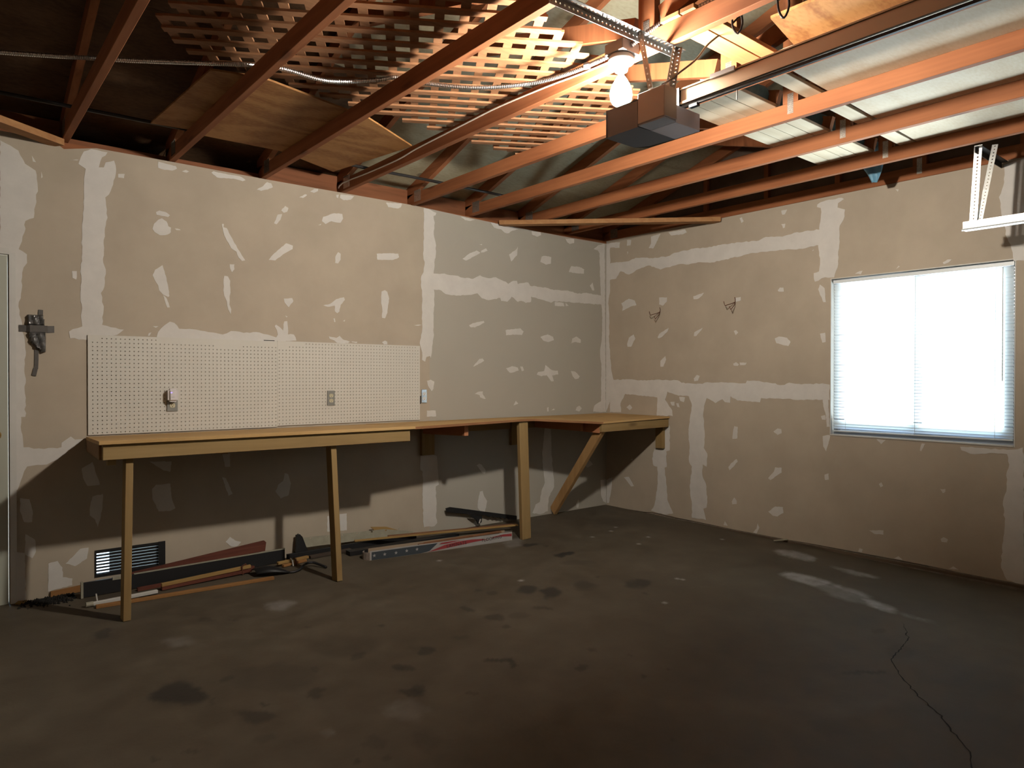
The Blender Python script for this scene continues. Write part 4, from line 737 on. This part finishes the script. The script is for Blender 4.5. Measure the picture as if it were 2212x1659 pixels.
# ------------------------------------------------------------------ benches
wb = thing('workbench', (-3.72,-.37,-.005), 'long wooden workbench under the pegboards, on two thin legs', 'workbench')
ZB, ZF = .950, .977
def plank4(c, th):     # top quad (counter-clockwise from above), thickness below
    v = [Vector(p) for p in c]; v += [p-Vector((0,0,th)) for p in v]
    return MB().add(v, [(0,1,2,3),(7,6,5,4),(0,4,5,1),(1,5,6,2),(2,6,7,3),(3,7,4,0)])
part('bench_top', plank4([(-4.712,-.755,ZF),(-2.768,-.755,ZF-.003),(-2.768,-.013,ZB),(-4.662,-.013,ZB)], .020), wood('bench_top_pine', (.46,.30,.13), (.36,.22,.085), 'x', grain=16), wb, bev=.002)
part('apron', MB().bar((-4.690,-.716,.9145),(-2.800,-.716,.9125), .036, .083), M_bench, wb, bev=.002)
part('end_board', MB().bar((-4.652,-.016,.902),(-4.692,-.694,.912), .020, .080), M_benchy, wb, bev=.002)
part('end_board', MB().bar((-2.81,-.016,.892),(-2.81,-.694,.902), .036, .080), M_benchy, wb, bev=.002)
for x in (-4.05,-3.40): part('cross_joist', MB().bar((x,-.016,.890),(x,-.694,.902), .036, .080), M_benchy, wb)
part('wall_cleat', MB().box((-4.63,-.036,.850),(-2.84,-.0040,.927)), M_bench, wb)
part('leg', MB().bar((-4.553,-.652,.945),(-4.577,-.692,-.0095), .038, .080, (0,1,0)), M_benchz, wb, bev=.002)
part('leg', MB().bar((-3.360,-.652,.945),(-3.352,-.735,-.0100), .038, .080, (0,1,0)), M_benchz, wb, bev=.002)
part('foot_block', MB().box((-4.66,-.69,.840),(-4.62,-.64,.872)), M_benchz, wb)
cb_ = thing('corner_bench', (-1.38,-.4,-.005), 'corner bench of sagging plywood with one post and a diagonal brace', 'workbench')
rowsB = [(-2.765,-.745,.971,.952),(-2.2,-.70,.977,.953),(-1.70,-.665,.982,.954),(-1.58,-.665,.981,.954),(-1.3,-.735,.962,.954),(-.92,-.818,.936,.953),(-.5,-.818,.944,.953),(-.004,-.818,.953,.954)]
vs = []
for x, y, zf, zb in rowsB: vs += [(x,y,zf),(x,-.013,zb),(x,y,zf-.017),(x,-.013,zb-.017)]
fs = []
for i in range(len(rowsB)-1):
    a = 4*i; fs += [(a, a+4, a+5, a+1), (a+2, a+3, a+7, a+6), (a, a+2, a+6, a+4), (a+1, a+5, a+7, a+3)]
fs += [(0,1,3,2), (4*len(rowsB)-4, 4*len(rowsB)-2, 4*len(rowsB)-1, 4*len(rowsB)-3)]
part('bench_top', MB().add(vs, fs), bpy.data.materials['bench_top_pine'], cb_)
vs = []; fs = []
for x, y, zf, zb in rowsB[:6]: vs += [(x,y-.003,zf-.001),(x,y-.003,zf-.019),(x,y+.001,zf-.001),(x,y+.001,zf-.019)]
for i in range(5):
    a = 4*i; fs += [(a, a+1, a+5, a+4), (a+2, a+6, a+7, a+3), (a, a+4, a+6, a+2), (a+1, a+3, a+7, a+5)]
part('raw_edge', MB().add(vs, fs), M_edge, cb_, 'darker raw plywood edge')
part('post', MB().bar((-1.680,-.632,.962),(-1.630,-.618,-.0085), .038, .092, (1,0,0)), M_benchz, cb_, bev=.003)
part('brace', MB().bar((-.765,-.025,.030),(-.885,-.770,.880), .038, .089), wood('brace_pine', (.42,.255,.11), (.33,.185,.075), 'z', grain=20), cb_, bev=.002)
part('apron', MB().bar((-.925,-.795,.882),(-.008,-.795,.889), .030, .072), M_bench, cb_, bev=.002)
part('cross_joist', MB().bar((-2.235,-.016,.893),(-2.235,-.625,.913), .038, .085), wood('red_fir_end', (.44,.19,.09), (.33,.13,.06), 'y'), cb_, bev=.002)
part('cross_joist', MB().bar((-1.000,-.016,.893),(-1.000,-.640,.893), .038, .085), bpy.data.materials['red_fir_end'], cb_, bev=.002)
part('cross_joist', MB().bar((-.905,-.016,.890),(-.905,-.778,.875), .036, .080), bpy.data.materials['red_fir_end'], cb_, bev=.002)
part('wall_block', MB().box((-2.262,-.037,.670),(-2.140,-.0040,.930)), M_benchz, cb_)
part('wall_block', MB().box((-1.300,-.037,.700),(-1.225,-.0040,.930)), M_benchz, cb_)
part('wall_block', MB().box((-.037,-.765,.645),(-.0040,-.675,.846)), M_benchz, cb_, bev=.002)
part('wall_cleat', MB().box((-2.12,-.036,.850),(-1.32,-.0040,.930)), M_bench, cb_); part('wall_cleat', MB().box((-1.20,-.036,.850),(-.04,-.0040,.930)), M_bench, cb_)

# ------------------------------------------------------------------ lamp, conduit, cables
lf = thing('lamp_holder', (-3.035,-2.895,2.512), 'lit bare bulb in a porcelain holder under a steel junction box', 'light fixture')
part('junction_box', MB().box((-3.088,-2.950,2.736),(-2.976,-2.845,2.785)), M_box, lf, bev=.003)
part('porcelain_holder', MB().lathe((-3.035,-2.895,0), [(.028,2.668),(.032,2.690),(.056,2.704),(.058,2.722),(.052,2.733)], 28), M_porc, lf, smooth=True)
part('screw_base', MB().lathe((-3.035,-2.895,0), [(.014,2.640),(.0145,2.668)], 16), M_galv, lf)
prof = [(.004,2.513),(.021,2.516),(.036,2.526),(.046,2.544),(.049,2.564),(.046,2.586),(.038,2.608),(.027,2.628),(.018,2.642)]
part('bulb', MB().lathe((-3.035,-2.895,0), prof, 24), M_bulb, lf, 'glowing glass bulb', smooth=True)
def smooth_path(P, step):
    P = [Vector(p) for p in P]; out = []
    for i in range(len(P)-1):
        p0 = P[max(i-1,0)]; p1 = P[i]; p2 = P[i+1]; p3 = P[min(i+2,len(P)-1)]
        k = max(1, int((p2-p1).length/step))
        for j in range(k):
            t = j/k; out.append(.5*((2*p1)+(p2-p0)*t+(2*p0-5*p1+4*p2-p3)*t*t+(3*p1-p0-3*p2+p3)*t**3))
    out.append(P[-1]); return out
def flex(path, r): 
    pts = smooth_path(path, .0045)
    return MB().tube(pts, [r if (i//1) % 2 == 0 else r*.74 for i in range(len(pts))], 10)
ZK = ZC1+.0125
cdt = thing('flexible_conduit', (-4.2,-1.5,2.76), 'ribbed steel flexible conduit sagging over the trusses to the lamp from the left', 'conduit')
part('ribbed_tube', flex([(-5.9,-.55,ZK),(-5.35,-.80,ZK),(-4.76,-1.14,ZK),(-4.40,-1.40,ZK-.006),(-4.165,-1.545,ZK),(-4.05,-1.62,ZK-.012),(-3.85,-1.68,ZK-.035),(-3.65,-1.80,ZK-.015),(-3.555,-1.862,ZK+.002),(-3.45,-2.00,2.790),(-3.30,-2.20,2.748),(-3.15,-2.42,2.738),(-3.08,-2.62,2.742),(-3.05,-2.78,2.752),(-3.04,-2.845,2.760)], .0115), M_conduit, cdt)
part('clamp', MB().tube([(-3.066,-2.700,2.748),(-3.056,-2.722,2.749)], .0155, 10), M_galv, cdt)
cd2 = thing('flexible_conduit', (-2.91,-3.6,ZC1), 'ribbed steel conduit running along the bulb truss away from the lamp', 'conduit')
part('ribbed_tube', flex([(-3.03,-2.951,2.765),(-3.005,-3.00,2.80),(-2.965,-3.05,ZK+.002),(-2.95,-3.14,ZK+.002),(-2.952,-3.4,ZK+.002),(-2.955,-4.6,ZK+.002)], .0115), M_conduit, cd2)
part('clamp', MB().tube([(-2.951,-3.160,ZK),(-2.951,-3.180,ZK)], .016, 10), M_black, cd2); part('clamp', MB().tube([(-2.951,-3.330,ZK),(-2.951,-3.350,ZK)], .016, 10), M_black, cd2)
single('white_cable', MB().tube(smooth_path([(-2.975,.03,2.772),(-2.9775,-.05,2.795),(-2.9775,-.45,2.782),(-2.9775,-.86,2.776),(-2.9775,-1.1,2.790),(-2.9775,-1.41,2.797),(-2.9775,-1.7,2.803),(-2.9775,-1.96,2.806),(-2.9775,-2.34,2.792),(-2.9775,-2.60,2.775),(-2.980,-2.842,2.765)], .03), .0048, 6), M_romex, 'white flat cable stapled along the side of the bulb truss', 'cable', smooth=True)
ec = thing('eave_pipe', (-3.0,-.36,2.85), 'thin black pipe strung along the trusses just inside the back wall', 'pipe')
part('pipe', MB().tube(smooth_path([(-6.2,-.25,2.8475),(-5.3,-.30,2.8475),(-4.7,-.33,2.8475),(-4.15,-.36,2.8475),(-3.85,-.395,2.8475),(-3.54,-.415,2.8475),(-3.2,-.36,2.8475),(-2.93,-.345,2.8475),(-2.33,-.375,2.8475),(-1.60,-.385,2.8475),(-1.45,-.36,2.86)], .06), .0115, 8), M_cable, ec, smooth=True)

# ------------------------------------------------------------------ garage door opener
OX0, OX1, OZ0, OZ1 = -3.104, -2.858, 2.370, 2.502
OY0, OY1, OY2 = -2.862, -3.050, -3.190
op = thing('door_opener', ((OX0+OX1)/2, -3.02, OZ0), 'garage door opener hanging just below the lit bulb, with its long rail', 'door opener')
part('housing', MB().slab([(OX0+.015,OY0),(OX1-.045,OY0),(OX1,OY0-.05),(OX1,OY1),(OX0,OY1),(OX0,OY0-.012)], [], ((0,0,OZ0),(1,0,0),(0,1,0),(0,0,-1)), OZ1-OZ0-.022), M_opgrey, op, 'dark grey motor housing', bev=.004)
part('front_cover', MB().box((OX0-.003,OY1,OZ0+.004),(OX0+.080,OY2,OZ1)), M_optan, op, 'tan front cover', bev=.003)
part('light_lens', MB().box((OX0-.001,OY1-.002,OZ0-.002),(OX0+.080,OY2+.002,OZ0+.003)).box((OX0+.081,OY1,OZ0-.002),(OX1+.004,OY2+.01,OZ0+.072)), M_lens, op, 'pale translucent light lens', bev=.002)
RX = -2.950
part('rail', MB().box((RX-.011,-3.055,2.470),(RX+.011,-5.85,2.520)), M_rail, op, bev=.001)
part('rail_flange', MB().box((RX-.017,-3.055,2.461),(RX+.017,-5.85,2.470)).box((RX-.017,-3.055,2.520),(RX+.017,-5.85,2.526)), M_rail, op)
part('drive_chain', MB().box((RX-.007,-3.11,2.446),(RX+.007,-5.80,2.457)), M_black, op, 'black chain under the rail')
part('rail_bracket', MB().box((RX-.022,-3.135,2.455),(RX+.022,-3.160,2.530)), M_dark, op); part('rail_joint', MB().box((RX-.022,-3.31,2.516),(RX-.012,-3.42,2.534)), M_optan, op)
part('chain_clip', MB().box((RX-.010,-3.20,2.437),(RX+.010,-3.24,2.449)), M_black, op)
part('trolley_pin', MB().tube([(RX,-3.42,2.448),(RX,-3.42,2.405)], .0035, 6), M_galv, op)
def angle_strip(mb, p, q, w1, a1, w2, a2, pitch=.022, r=.0045):
    """perforated L from p to q: flange 1 along a1, flange 2 along a2"""
    p = Vector(p); q = Vector(q); L = (q-p).length; d = (q-p)/L; n = max(2, int(L/pitch))
    a1 = Vector(a1); a2 = Vector(a2)
    for a, w_ in ((a1, w1), (a2, w2)):
        if w_ <= 0: continue
        a = (a-d*a.dot(d)).normalized(); N = d.cross(a)
        mb.holed(n, 1, L/n, min(w_*.62, .022), r, (p, d, a, N), .0018, (), (0,0), ((w_-min(w_*.62,.022))/2,)*2, seg=8)
    return mb
hg = thing('perforated_hanger', (-3.2,-3.075,2.55), 'perforated steel angle under two trusses with struts down to the opener', 'hanger bracket')
part('angle_iron', angle_strip(MB(), (-3.62,-3.062,2.733), (-2.862,-3.080,2.733), .034, (0,-1,0), .032, (0,0,-1)), M_galv, hg, 'long perforated angle')
part('strut', angle_strip(MB(), (-3.150,-3.086,2.735), (-3.108,-3.108,OZ1+.002), .030, (.97,-.1,0), .020, (0,-1,0)), M_galv, hg)
part('strut', angle_strip(MB(), (-2.914,-3.100,2.735), (-3.030,-3.152,OZ1+.002), .028, (-.9,-.2,0), .026, (.5,-.85,0)), M_galv, hg)
single('power_cord', MB().tube(smooth_path([(-3.092,-3.165,OZ1+.006),(-3.04,-3.158,2.540),(-2.950,-3.150,2.605),(-2.84,-3.150,2.690),(-2.753,-3.150,2.781),(-2.67,-3.20,2.865),(-2.60,-3.28,2.98),(-2.57,-3.33,3.12)], .02), .0045, 6), M_cable, 'black power cord rising from the opener past the bright truss', 'cord', smooth=True)
def loop_cord(y, drop, lab):
    pts = [(-2.928,y+.004,ZC1+.06),(-2.925,y+.014,2.80),(-2.922,y+.026,2.75),(-2.920,y+.022,2.74-drop*.6),(-2.918,y+.002,2.735-drop),(-2.919,y-.018,2.74-drop*.55),(-2.922,y-.012,2.76),(-2.926,y-.002,2.80),(-2.929,y+.002,ZC1+.05)]
    single('cord_loop', MB().tube(smooth_path(pts, .012), .0046, 6), M_cable, lab, 'cord', 'black cord loops on the truss', smooth=True)
loop_cord(-3.405, .055, 'black cord loop hanging on the bulb truss, the one nearer the opener')
loop_cord(-3.600, .070, 'black double cord loop hanging on the truss farther along, nearer the door')

# ------------------------------------------------------------------ door track at the right
dt = thing('door_track', (-.45,-4.6,2.22), 'bright zinc garage door track end hanging from perforated steel by the window', 'door track')
part('track', MB().slab([(0,0),(.052,0),(.060,.004),(.060,.008),(.050,.006),(.002,.006),(.002,.046),(.020,.050),(.020,.054),(0,.052)], [], ((-.452,-3.405,2.234),(1,0,0),(0,0,1),(0,1,0)), 2.45), M_track, dt)
part('track', MB().box((-.4535,-3.408,2.246),(-.4515,-5.85,2.286)), M_track, dt, 'bright outer web of the track')
part('track_lip', MB().tube([(-.462,-3.404,2.236),(-.462,-5.85,2.236)], .0065, 8), M_track, dt)
part('hanger_angle', angle_strip(MB(), (-.462,-3.470,2.740), (-.462,-3.445,2.286), .040, (0,-1,0), .034, (1,0,0), .020, .005), M_galv, dt)
part('hanger_angle', angle_strip(MB(), (-.400,-3.545,2.740), (-.448,-3.480,2.286), .030, (0,-1,0), .020, (1,0,0), .020, .004), M_galv, dt)
part('cross_angle', MB().bar((-.50,-3.500,2.722),(-.006,-3.500,2.722), .038, .004).bar((-.50,-3.482,2.705),(-.006,-3.482,2.705), .004, .034), M_dark, dt, 'dark angle running to the wall')
for y in (-3.425,-3.440): part('bolt', MB().tube([(-.4565,y,2.256),(-.4515,y,2.256)], .004, 8), M_galv, dt)
part('bolt', MB().tube([(-.4575,-3.462,2.268),(-.4515,-3.462,2.268)], .006, 8), M_galv, dt)

# ------------------------------------------------------------------ odds and ends along the back wall
def fbar(p, q, wd, ht, m, name, lab, cat, rise=0, bev=.0015, upv=(0,0,1)):
    a = (p[0], p[1], fz(p[1])+ht/2+(p[2] if len(p) > 2 else 0)); b = (q[0], q[1], fz(q[1])+ht/2+(q[2] if len(q) > 2 else 0))
    return single(name, MB().bar(a, b, wd, ht, upv), m, lab, cat, bev=bev)
bp_ = thing('edged_plank', (-4.05,-.13,0), 'long black plank with a white top edge, standing along the wall behind the left leg', 'plank')
part('panel', MB().bar((-4.700,-.145,.046),(-3.455,-.100,.046), .016, .088), M_black, bp_, bev=.001)
part('top_edge', MB().bar((-4.425,-.1355,.0925),(-3.452,-.0995,.0935), .018, .005), M_cream, bp_, 'white top edge')
part('end_clip', MB().box((-4.712,-.160,.0),(-4.700,-.130,.096)), M_cream, bp_); part('end_clip', MB().box((-4.545,-.151,.078),(-4.500,-.130,.095)), M_cream, bp_)
single('red_board', MB().slab([(-4.43,.066),(-3.580,.090),(-3.572,.150),(-3.585,.163),(-4.25,.100),(-4.43,.085)], [], ((0,-.064,0),(1,0,0),(0,0,1),(0,-1,0)), .016), M_redwood, 'red-brown trim board leaning on the wall right of the vent', 'board', bev=.001)
ys_ = thing('yellow_strip', (-4.0,-.24,0), 'yellow pine moulding with brown underside lying in front of the black panel', 'wood strip')
part('strip', MB().bar((-4.300,-.268,.030),(-3.735,-.215,.040), .020, .022), M_yell, ys_, bev=.002)
part('underside', MB().bar((-4.300,-.272,.010),(-3.735,-.225,.016), .028, .018), M_redwood, ys_, 'brown stained lower half')
part('tie', MB().tube([(-3.795,-.245,.0),(-3.80,-.235,.052),(-3.765,-.205,.058),(-3.745,-.225,.0)], .006, 6), M_rust, ys_)
wr = thing('white_rod', (-4.5,-.34,0), 'white metal rod lying behind the foot of the left bench leg', 'rod')
part('rod', MB().bar((-4.680,-.345,.010),(-4.335,-.330,.013), .020, .022), M_white, wr, bev=.003); part('rod_cap', MB().tube([(-4.715,-.347,.012),(-4.678,-.345,.012)], .014, 10), M_cream, wr)
part('rod_pin', MB().tube([(-4.655,-.330,.02),(-4.660,-.322,.060)], .004, 6), M_white, wr)
fbar((-4.672,-.392), (-3.668,-.458), .030, .018, M_orange, 'orange_stick', 'long orange pine stick lowest on the floor at the left leg', 'wood strip')
fbar((-4.42,-.196), (-3.685,-.140), .022, .022, M_redwood, 'dark_rod', 'dark red-brown rod lying between the black panel and the yellow moulding', 'rod')
fbar((-3.28,-.130,.002), (-2.95,-.118,.004), .040, .020, mat('dark_board_stain', (.05,.035,.025), .7), 'dark_board', 'dark board lying under the cream metal strip beside the right bench leg', 'board')
fbar((-3.43,-.085,.002), (-2.35,-.080,.006), .024, .045, M_black, 'black_bar', 'long black bar on the floor along the wall behind the right leg', 'bar')
fbar((-3.02,-.215), (-2.05,-.235), .070, .034, M_black, 'black_bar', 'black flat bar lying behind the flooring carton', 'bar')
# scoop with a bent steel handle
sc_ = thing('black_scoop', (-3.62,-.33,-.004), 'black scoop with a bent dark handle on the floor between the bench legs', 'scoop')
vs = []; fs = []; nA, nB = 13, 7
for i in range(nA):
    t = i/(nA-1)
    for j in range(nB):
        s_ = -1+2*j/(nB-1); wd_ = .075*math.sin(math.pi*min(1, .18+t*.82))**.5*(1-.25*t)
        vs.append((-3.745+t*.215, -.305-t*.085+s_*wd_, fz(-.3)+.004+.055*math.sin(math.pi*min(1,.25+t*.75))*(1-.55*s_*s_)))
for i in range(nA-1):
    for j in range(nB-1): fs.append((i*nB+j, i*nB+j+1, (i+1)*nB+j+1, (i+1)*nB+j))
q_ = part('blade', MB().add(vs, fs), M_black, sc_, smooth=True); q_.modifiers.new('t', 'SOLIDIFY').thickness = .003
part('handle', MB().tube(smooth_path([(-3.545,-.392,.004),(-3.515,-.405,.002),(-3.462,-.392,.010),(-3.405,-.345,.024),(-3.35,-.335,.026),(-3.318,-.375,.016),(-3.292,-.440,.004)], .015), .0085, 8), M_dark, sc_, smooth=True)
bd = thing('wood_bundle', (-3.42,-.20,-.003), 'short yellow sticks bound with white tie beside the right bench leg', 'bundle')
part('stick', MB().bar((-3.545,-.205,.024),(-3.300,-.150,.020), .026, .020), M_yell, bd, bev=.003); part('stick', MB().bar((-3.520,-.235,.008),(-3.330,-.185,.008), .026, .018), M_orange, bd, bev=.003)
part('tie', MB().tube([(-3.452,-.255,.0),(-3.450,-.235,.034),(-3.445,-.190,.040),(-3.442,-.165,.004)], .005, 6), M_white, bd); part('tie', MB().tube([(-3.425,-.248,.0),(-3.424,-.228,.032),(-3.418,-.180,.038)], .005, 6), M_rust, bd)
# cream strip with holes, black handle end
cs = thing('cream_strip', (-2.8,-.04,.05), 'cream metal strip with dark holes leaning along the wall right of the second leg', 'metal strip')
hl = []
for k in range(7):
    x = -3.235+k*.125; z = .128-.0215*(k*.125/.3)*.62
    hl.append([(x+.008*math.cos(a*math.pi/4), z+.006*math.sin(a*math.pi/4)) for a in range(8)][::-1])
part('strip', MB().slab([(-3.285,.066),(-2.36,.040),(-2.36,.060),(-2.63,.112),(-3.305,.140)], hl, ((0,-.052,0),(1,0,0),(0,0,1),(0,-1,0)), .003), M_cream, cs)
part('black_grip', MB().slab([(-3.350,.040),(-3.270,.048),(-3.305,.150),(-3.325,.168),(-3.342,.160)], [], ((0,-.060,0),(1,0,0),(0,0,1),(0,-1,0)), .030), M_black, cs, 'black grip at the end', bev=.004)
fbar((-2.90,-.085,.060), (-1.555,-.430,.064), .026, .012, M_yell, 'lath', 'long yellow wooden lath on top of the pile, reaching to the bench post', 'wood strip')
fbar((-2.60,-.070,.052), (-1.50,-.350,.052), .045, .008, M_lam, 'laminate_plank', 'brown laminate plank just behind the yellow lath', 'plank')
single('yellow_offcut', MB().slab([(-2.735,.140),(-2.60,.125),(-2.43,.060),(-2.45,.020),(-2.66,.070)], [], ((0,-.046,0),(1,0,0),(0,0,1),(0,-1,0)), .014), M_yell, 'yellow wedge-shaped wood offcut leaning on the wall behind the lath', 'offcut', bev=.001)
# black serrated bar leaning on the wall
sw = thing('black_serrated_bar', (-1.65,-.06,0), 'black bar with a toothed lower edge leaning on the wall by the post', 'bar')
top = [(-2.030,.206),(-1.985,.212),(-1.245,.045)]
low = [(-1.245,.010)]+[(-1.30-.022*k, .016+.0048*k+(.012 if k % 2 else 0)) for k in range(13)]+[(-1.62,.100),(-1.70,.110),(-2.020,.172)]
part('bar', MB().slab(top+low, [], ((0,-.048,0),(1,0,0),(0,0,1),(0,-1,0)), .012), M_black, sw)
part('clip', MB().slab([(-1.80,.128),(-1.66,.100),(-1.665,.045),(-1.70,.030),(-1.72,.070)], [], ((0,-.066,0),(1,0,0),(0,0,1),(0,-1,0)), .016), M_black, sw); part('clip_label', MB().slab([(-1.700,.040),(-1.688,.036),(-1.672,.072),(-1.684,.076)], [], ((0,-.0670,0),(1,0,0),(0,0,1),(0,-1,0)), .0008), M_white, sw)
# flooring carton
ct = thing('flooring_carton', (-2.36,-.48,fz(-.5)), 'open white flooring carton printed with stars and red stripes', 'carton')
A0 = Vector((-2.957,-.440,0)); A1 = Vector((-1.760,-.602,0)); dU = (A1-A0).normalized(); dN = Vector((dU.y,-dU.x,0)); CL = (A1-A0).length; CW = .118; CH = .072
if dN.y > 0: dN = -dN
zf_ = lambda P: fz(P.y)
O = Vector((A0.x,A0.y,fz(-.52)))
U3, V3 = dU, Vector((0,0,1))
part('front_panel', MB().slab([(0,0),(CL,0),(CL,CH),(.55,CH-.004),(.22,CH-.002),(0,CH-.003)], [], (O,U3,V3,dN), .003), M_carton, ct)
bk = O-dN*CW
part('back_panel', MB().slab([(.03,0),(CL,0),(CL,CH-.01),(.03,CH-.012)], [], (bk,U3,V3,dN), .003), M_cardin, ct)
part('bottom_panel', MB().add([O+Vector((0,0,.001)),O+U3*CL+Vector((0,0,.001)),bk+U3*CL+Vector((0,0,.001)),bk+Vector((0,0,.001)),O+Vector((0,0,.004)),O+U3*CL+Vector((0,0,.004)),bk+U3*CL+Vector((0,0,.004)),bk+Vector((0,0,.004))], [(3,2,1,0),(4,5,6,7),(0,1,5,4),(1,2,6,5),(2,3,7,6),(3,0,4,7)]), M_cardin, ct)
ev = []; 
for k in range(6):
    t = k/5; ev.append((O-dN*CW*t-U3*(.030*math.sin(math.pi*t)), CH*(.82-.12*t)))
vs = []; fs = []
for P, h in ev: vs += [P, P+Vector((0,0,h))]
for k in range(5): fs.append((2*k,2*k+2,2*k+3,2*k+1))
e_ = part('bowed_end', MB().add(vs, fs), mat('scuffed_carton', (.30,.25,.22), .8, noise=.3, nscale=30), ct, 'scuffed bowed end flap'); e_.modifiers.new('t', 'SOLIDIFY').thickness = .003
part('end_panel', MB().add([O+U3*CL,bk+U3*CL,bk+U3*CL+V3*CH*.8,O+U3*CL+V3*CH], [(0,1,2,3)]), M_carton, ct)
def pr(poly, m, name, z=.0006): part(name, MB().slab(poly, [], (O+dN*z,U3,V3,dN), .0005), m, ct)
pr([(.012,.002),(.40,.002),(.47,.010),(.54,.062),(.30,.061),(.012,.060)], M_navy, 'printed_canton')
def star(cx, cy, r): return [(cx+(r if k % 2 == 0 else r*.42)*math.sin(math.pi*k/5), cy+(r if k % 2 == 0 else r*.42)*math.cos(math.pi*k/5)) for k in range(10)][::-1]
for cx, cy in ((.032,.034),(.112,.033),(.200,.032),(.285,.036),(.368,.037)): pr(star(cx, cy, .014), M_carton, 'printed_star', .0012)
pr([(.462,.004),(.56,.010),(.70,.020),(.83,.030),(.95,.036),(1.00,.030),(.93,.046),(.83,.054),(.72,.052),(.60,.040),(.52,.020)], M_red, 'printed_stripe')
pr([(.55,.050),(.62,.048),(.74,.060),(.66,.062),(.57,.060)], M_red, 'printed_stripe')
pr([(1.00,.040),(1.08,.046),(CL-.004,.036),(CL-.004,.058),(1.12,.060),(1.04,.052)], M_red, 'printed_stripe')
def text(s, u, v, size, nm, shear=0):
    tc_ = bpy.data.curves.new(nm, 'FONT'); tc_.body = s; tc_.size = size; tc_.extrude = .0003; tc_.space_character = 1.12; tc_.materials.append(M_ink)
    t_ = bpy.data.objects.new(nm, tc_); COL.objects.link(t_); bpy.context.view_layer.update(); me_ = bpy.data.meshes.new_from_object(t_.evaluated_get(bpy.context.evaluated_depsgraph_get())); bpy.data.objects.remove(t_)
    o = bpy.data.objects.new(nm, me_); COL.objects.link(o); o.parent = ct
    m_ = Matrix((U3, V3, dN)).transposed().to_4x4(); m_.translation = O+U3*u+V3*v+dN*.0018-BASE['flooring_carton']
    o.matrix_local = m_ @ Matrix.Rotation(R(3.0), 4, 'Z'); return o
text('LAMINATE', .615, .016, .034, 'lettering'); text('FLOORING', .925, .024, .034, 'lettering')
for a, b, h, wd_ in (((.40,.038),(.86,.040),.066,.036), ((.47,.083),(1.15,.088),.060,.040), ((.60,.026),(CL-.05,.030),.050,.036)):
    pa_ = O+U3*a[0]-dN*a[1]+Vector((0,0,h-.008)); pb_ = O+U3*b[0]-dN*b[1]+Vector((0,0,h+.004))
    single('laminate_plank', MB().bar(pa_, pb_, wd_, .008), M_lam, {.066:'shortest brown laminate plank in the flooring carton', .060:'brown laminate plank at the back of the flooring carton', .050:'brown laminate plank lying lowest at the front of the flooring carton'}[h], 'plank', 'laminate planks in the carton')
single('baseboard_offcut', MB().slab([(-4.845,.001),(-4.690,.016),(-4.683,.044),(-4.845,.032)], [], ((0,-.0022,0),(1,0,0),(0,0,1),(0,-1,0)), .0005) if False else MB().slab([(-4.848,-.002),(-4.660,.006),(-4.660,.046),(-4.848,.034)], [], ((0,-.016,0),(1,0,0),(0,0,1),(0,-1,0)), .014), M_orange, 'orange piece of baseboard against the wall left of the black panel', 'board')
# sweepings: a low heap of black dirt nobody could count
rd = random.Random(9); mb = MB()
for k in range(420):
    x = rd.gauss(-4.84,.10); y = -abs(rd.gauss(0,.075))-.02
    if x < -5.02 or x > -4.735: continue
    r_ = rd.uniform(.004,.014); z = fz(y)+r_*.4
    a = rd.uniform(0,3); c = [(x+r_*math.cos(a+t*2.1), y+r_*math.sin(a+t*2.1), z-r_*.3) for t in range(3)]+[(x,y,z+r_*.8)]
    mb.add(c, [(0,2,1),(0,1,3),(1,2,3),(2,0,3)])
dr = single('dirt_heap', mb, M_dirt, 'scatter of black dirt swept against the wall by the door', 'dirt'); dr['kind'] = 'stuff'
fbar((-5.00,-.055), (-4.985,-.020), .05, .012, M_yell, 'wood_chip', 'small pale wood chip on the floor at the door jamb', 'offcut')
single('wood_chip', MB().bar((-.075,-1.93,fz(-1.93)+.010),(-.020,-2.02,fz(-2.0)+.030), .020, .006), M_cream, 'small pale splinter against the sill of the right wall', 'offcut')
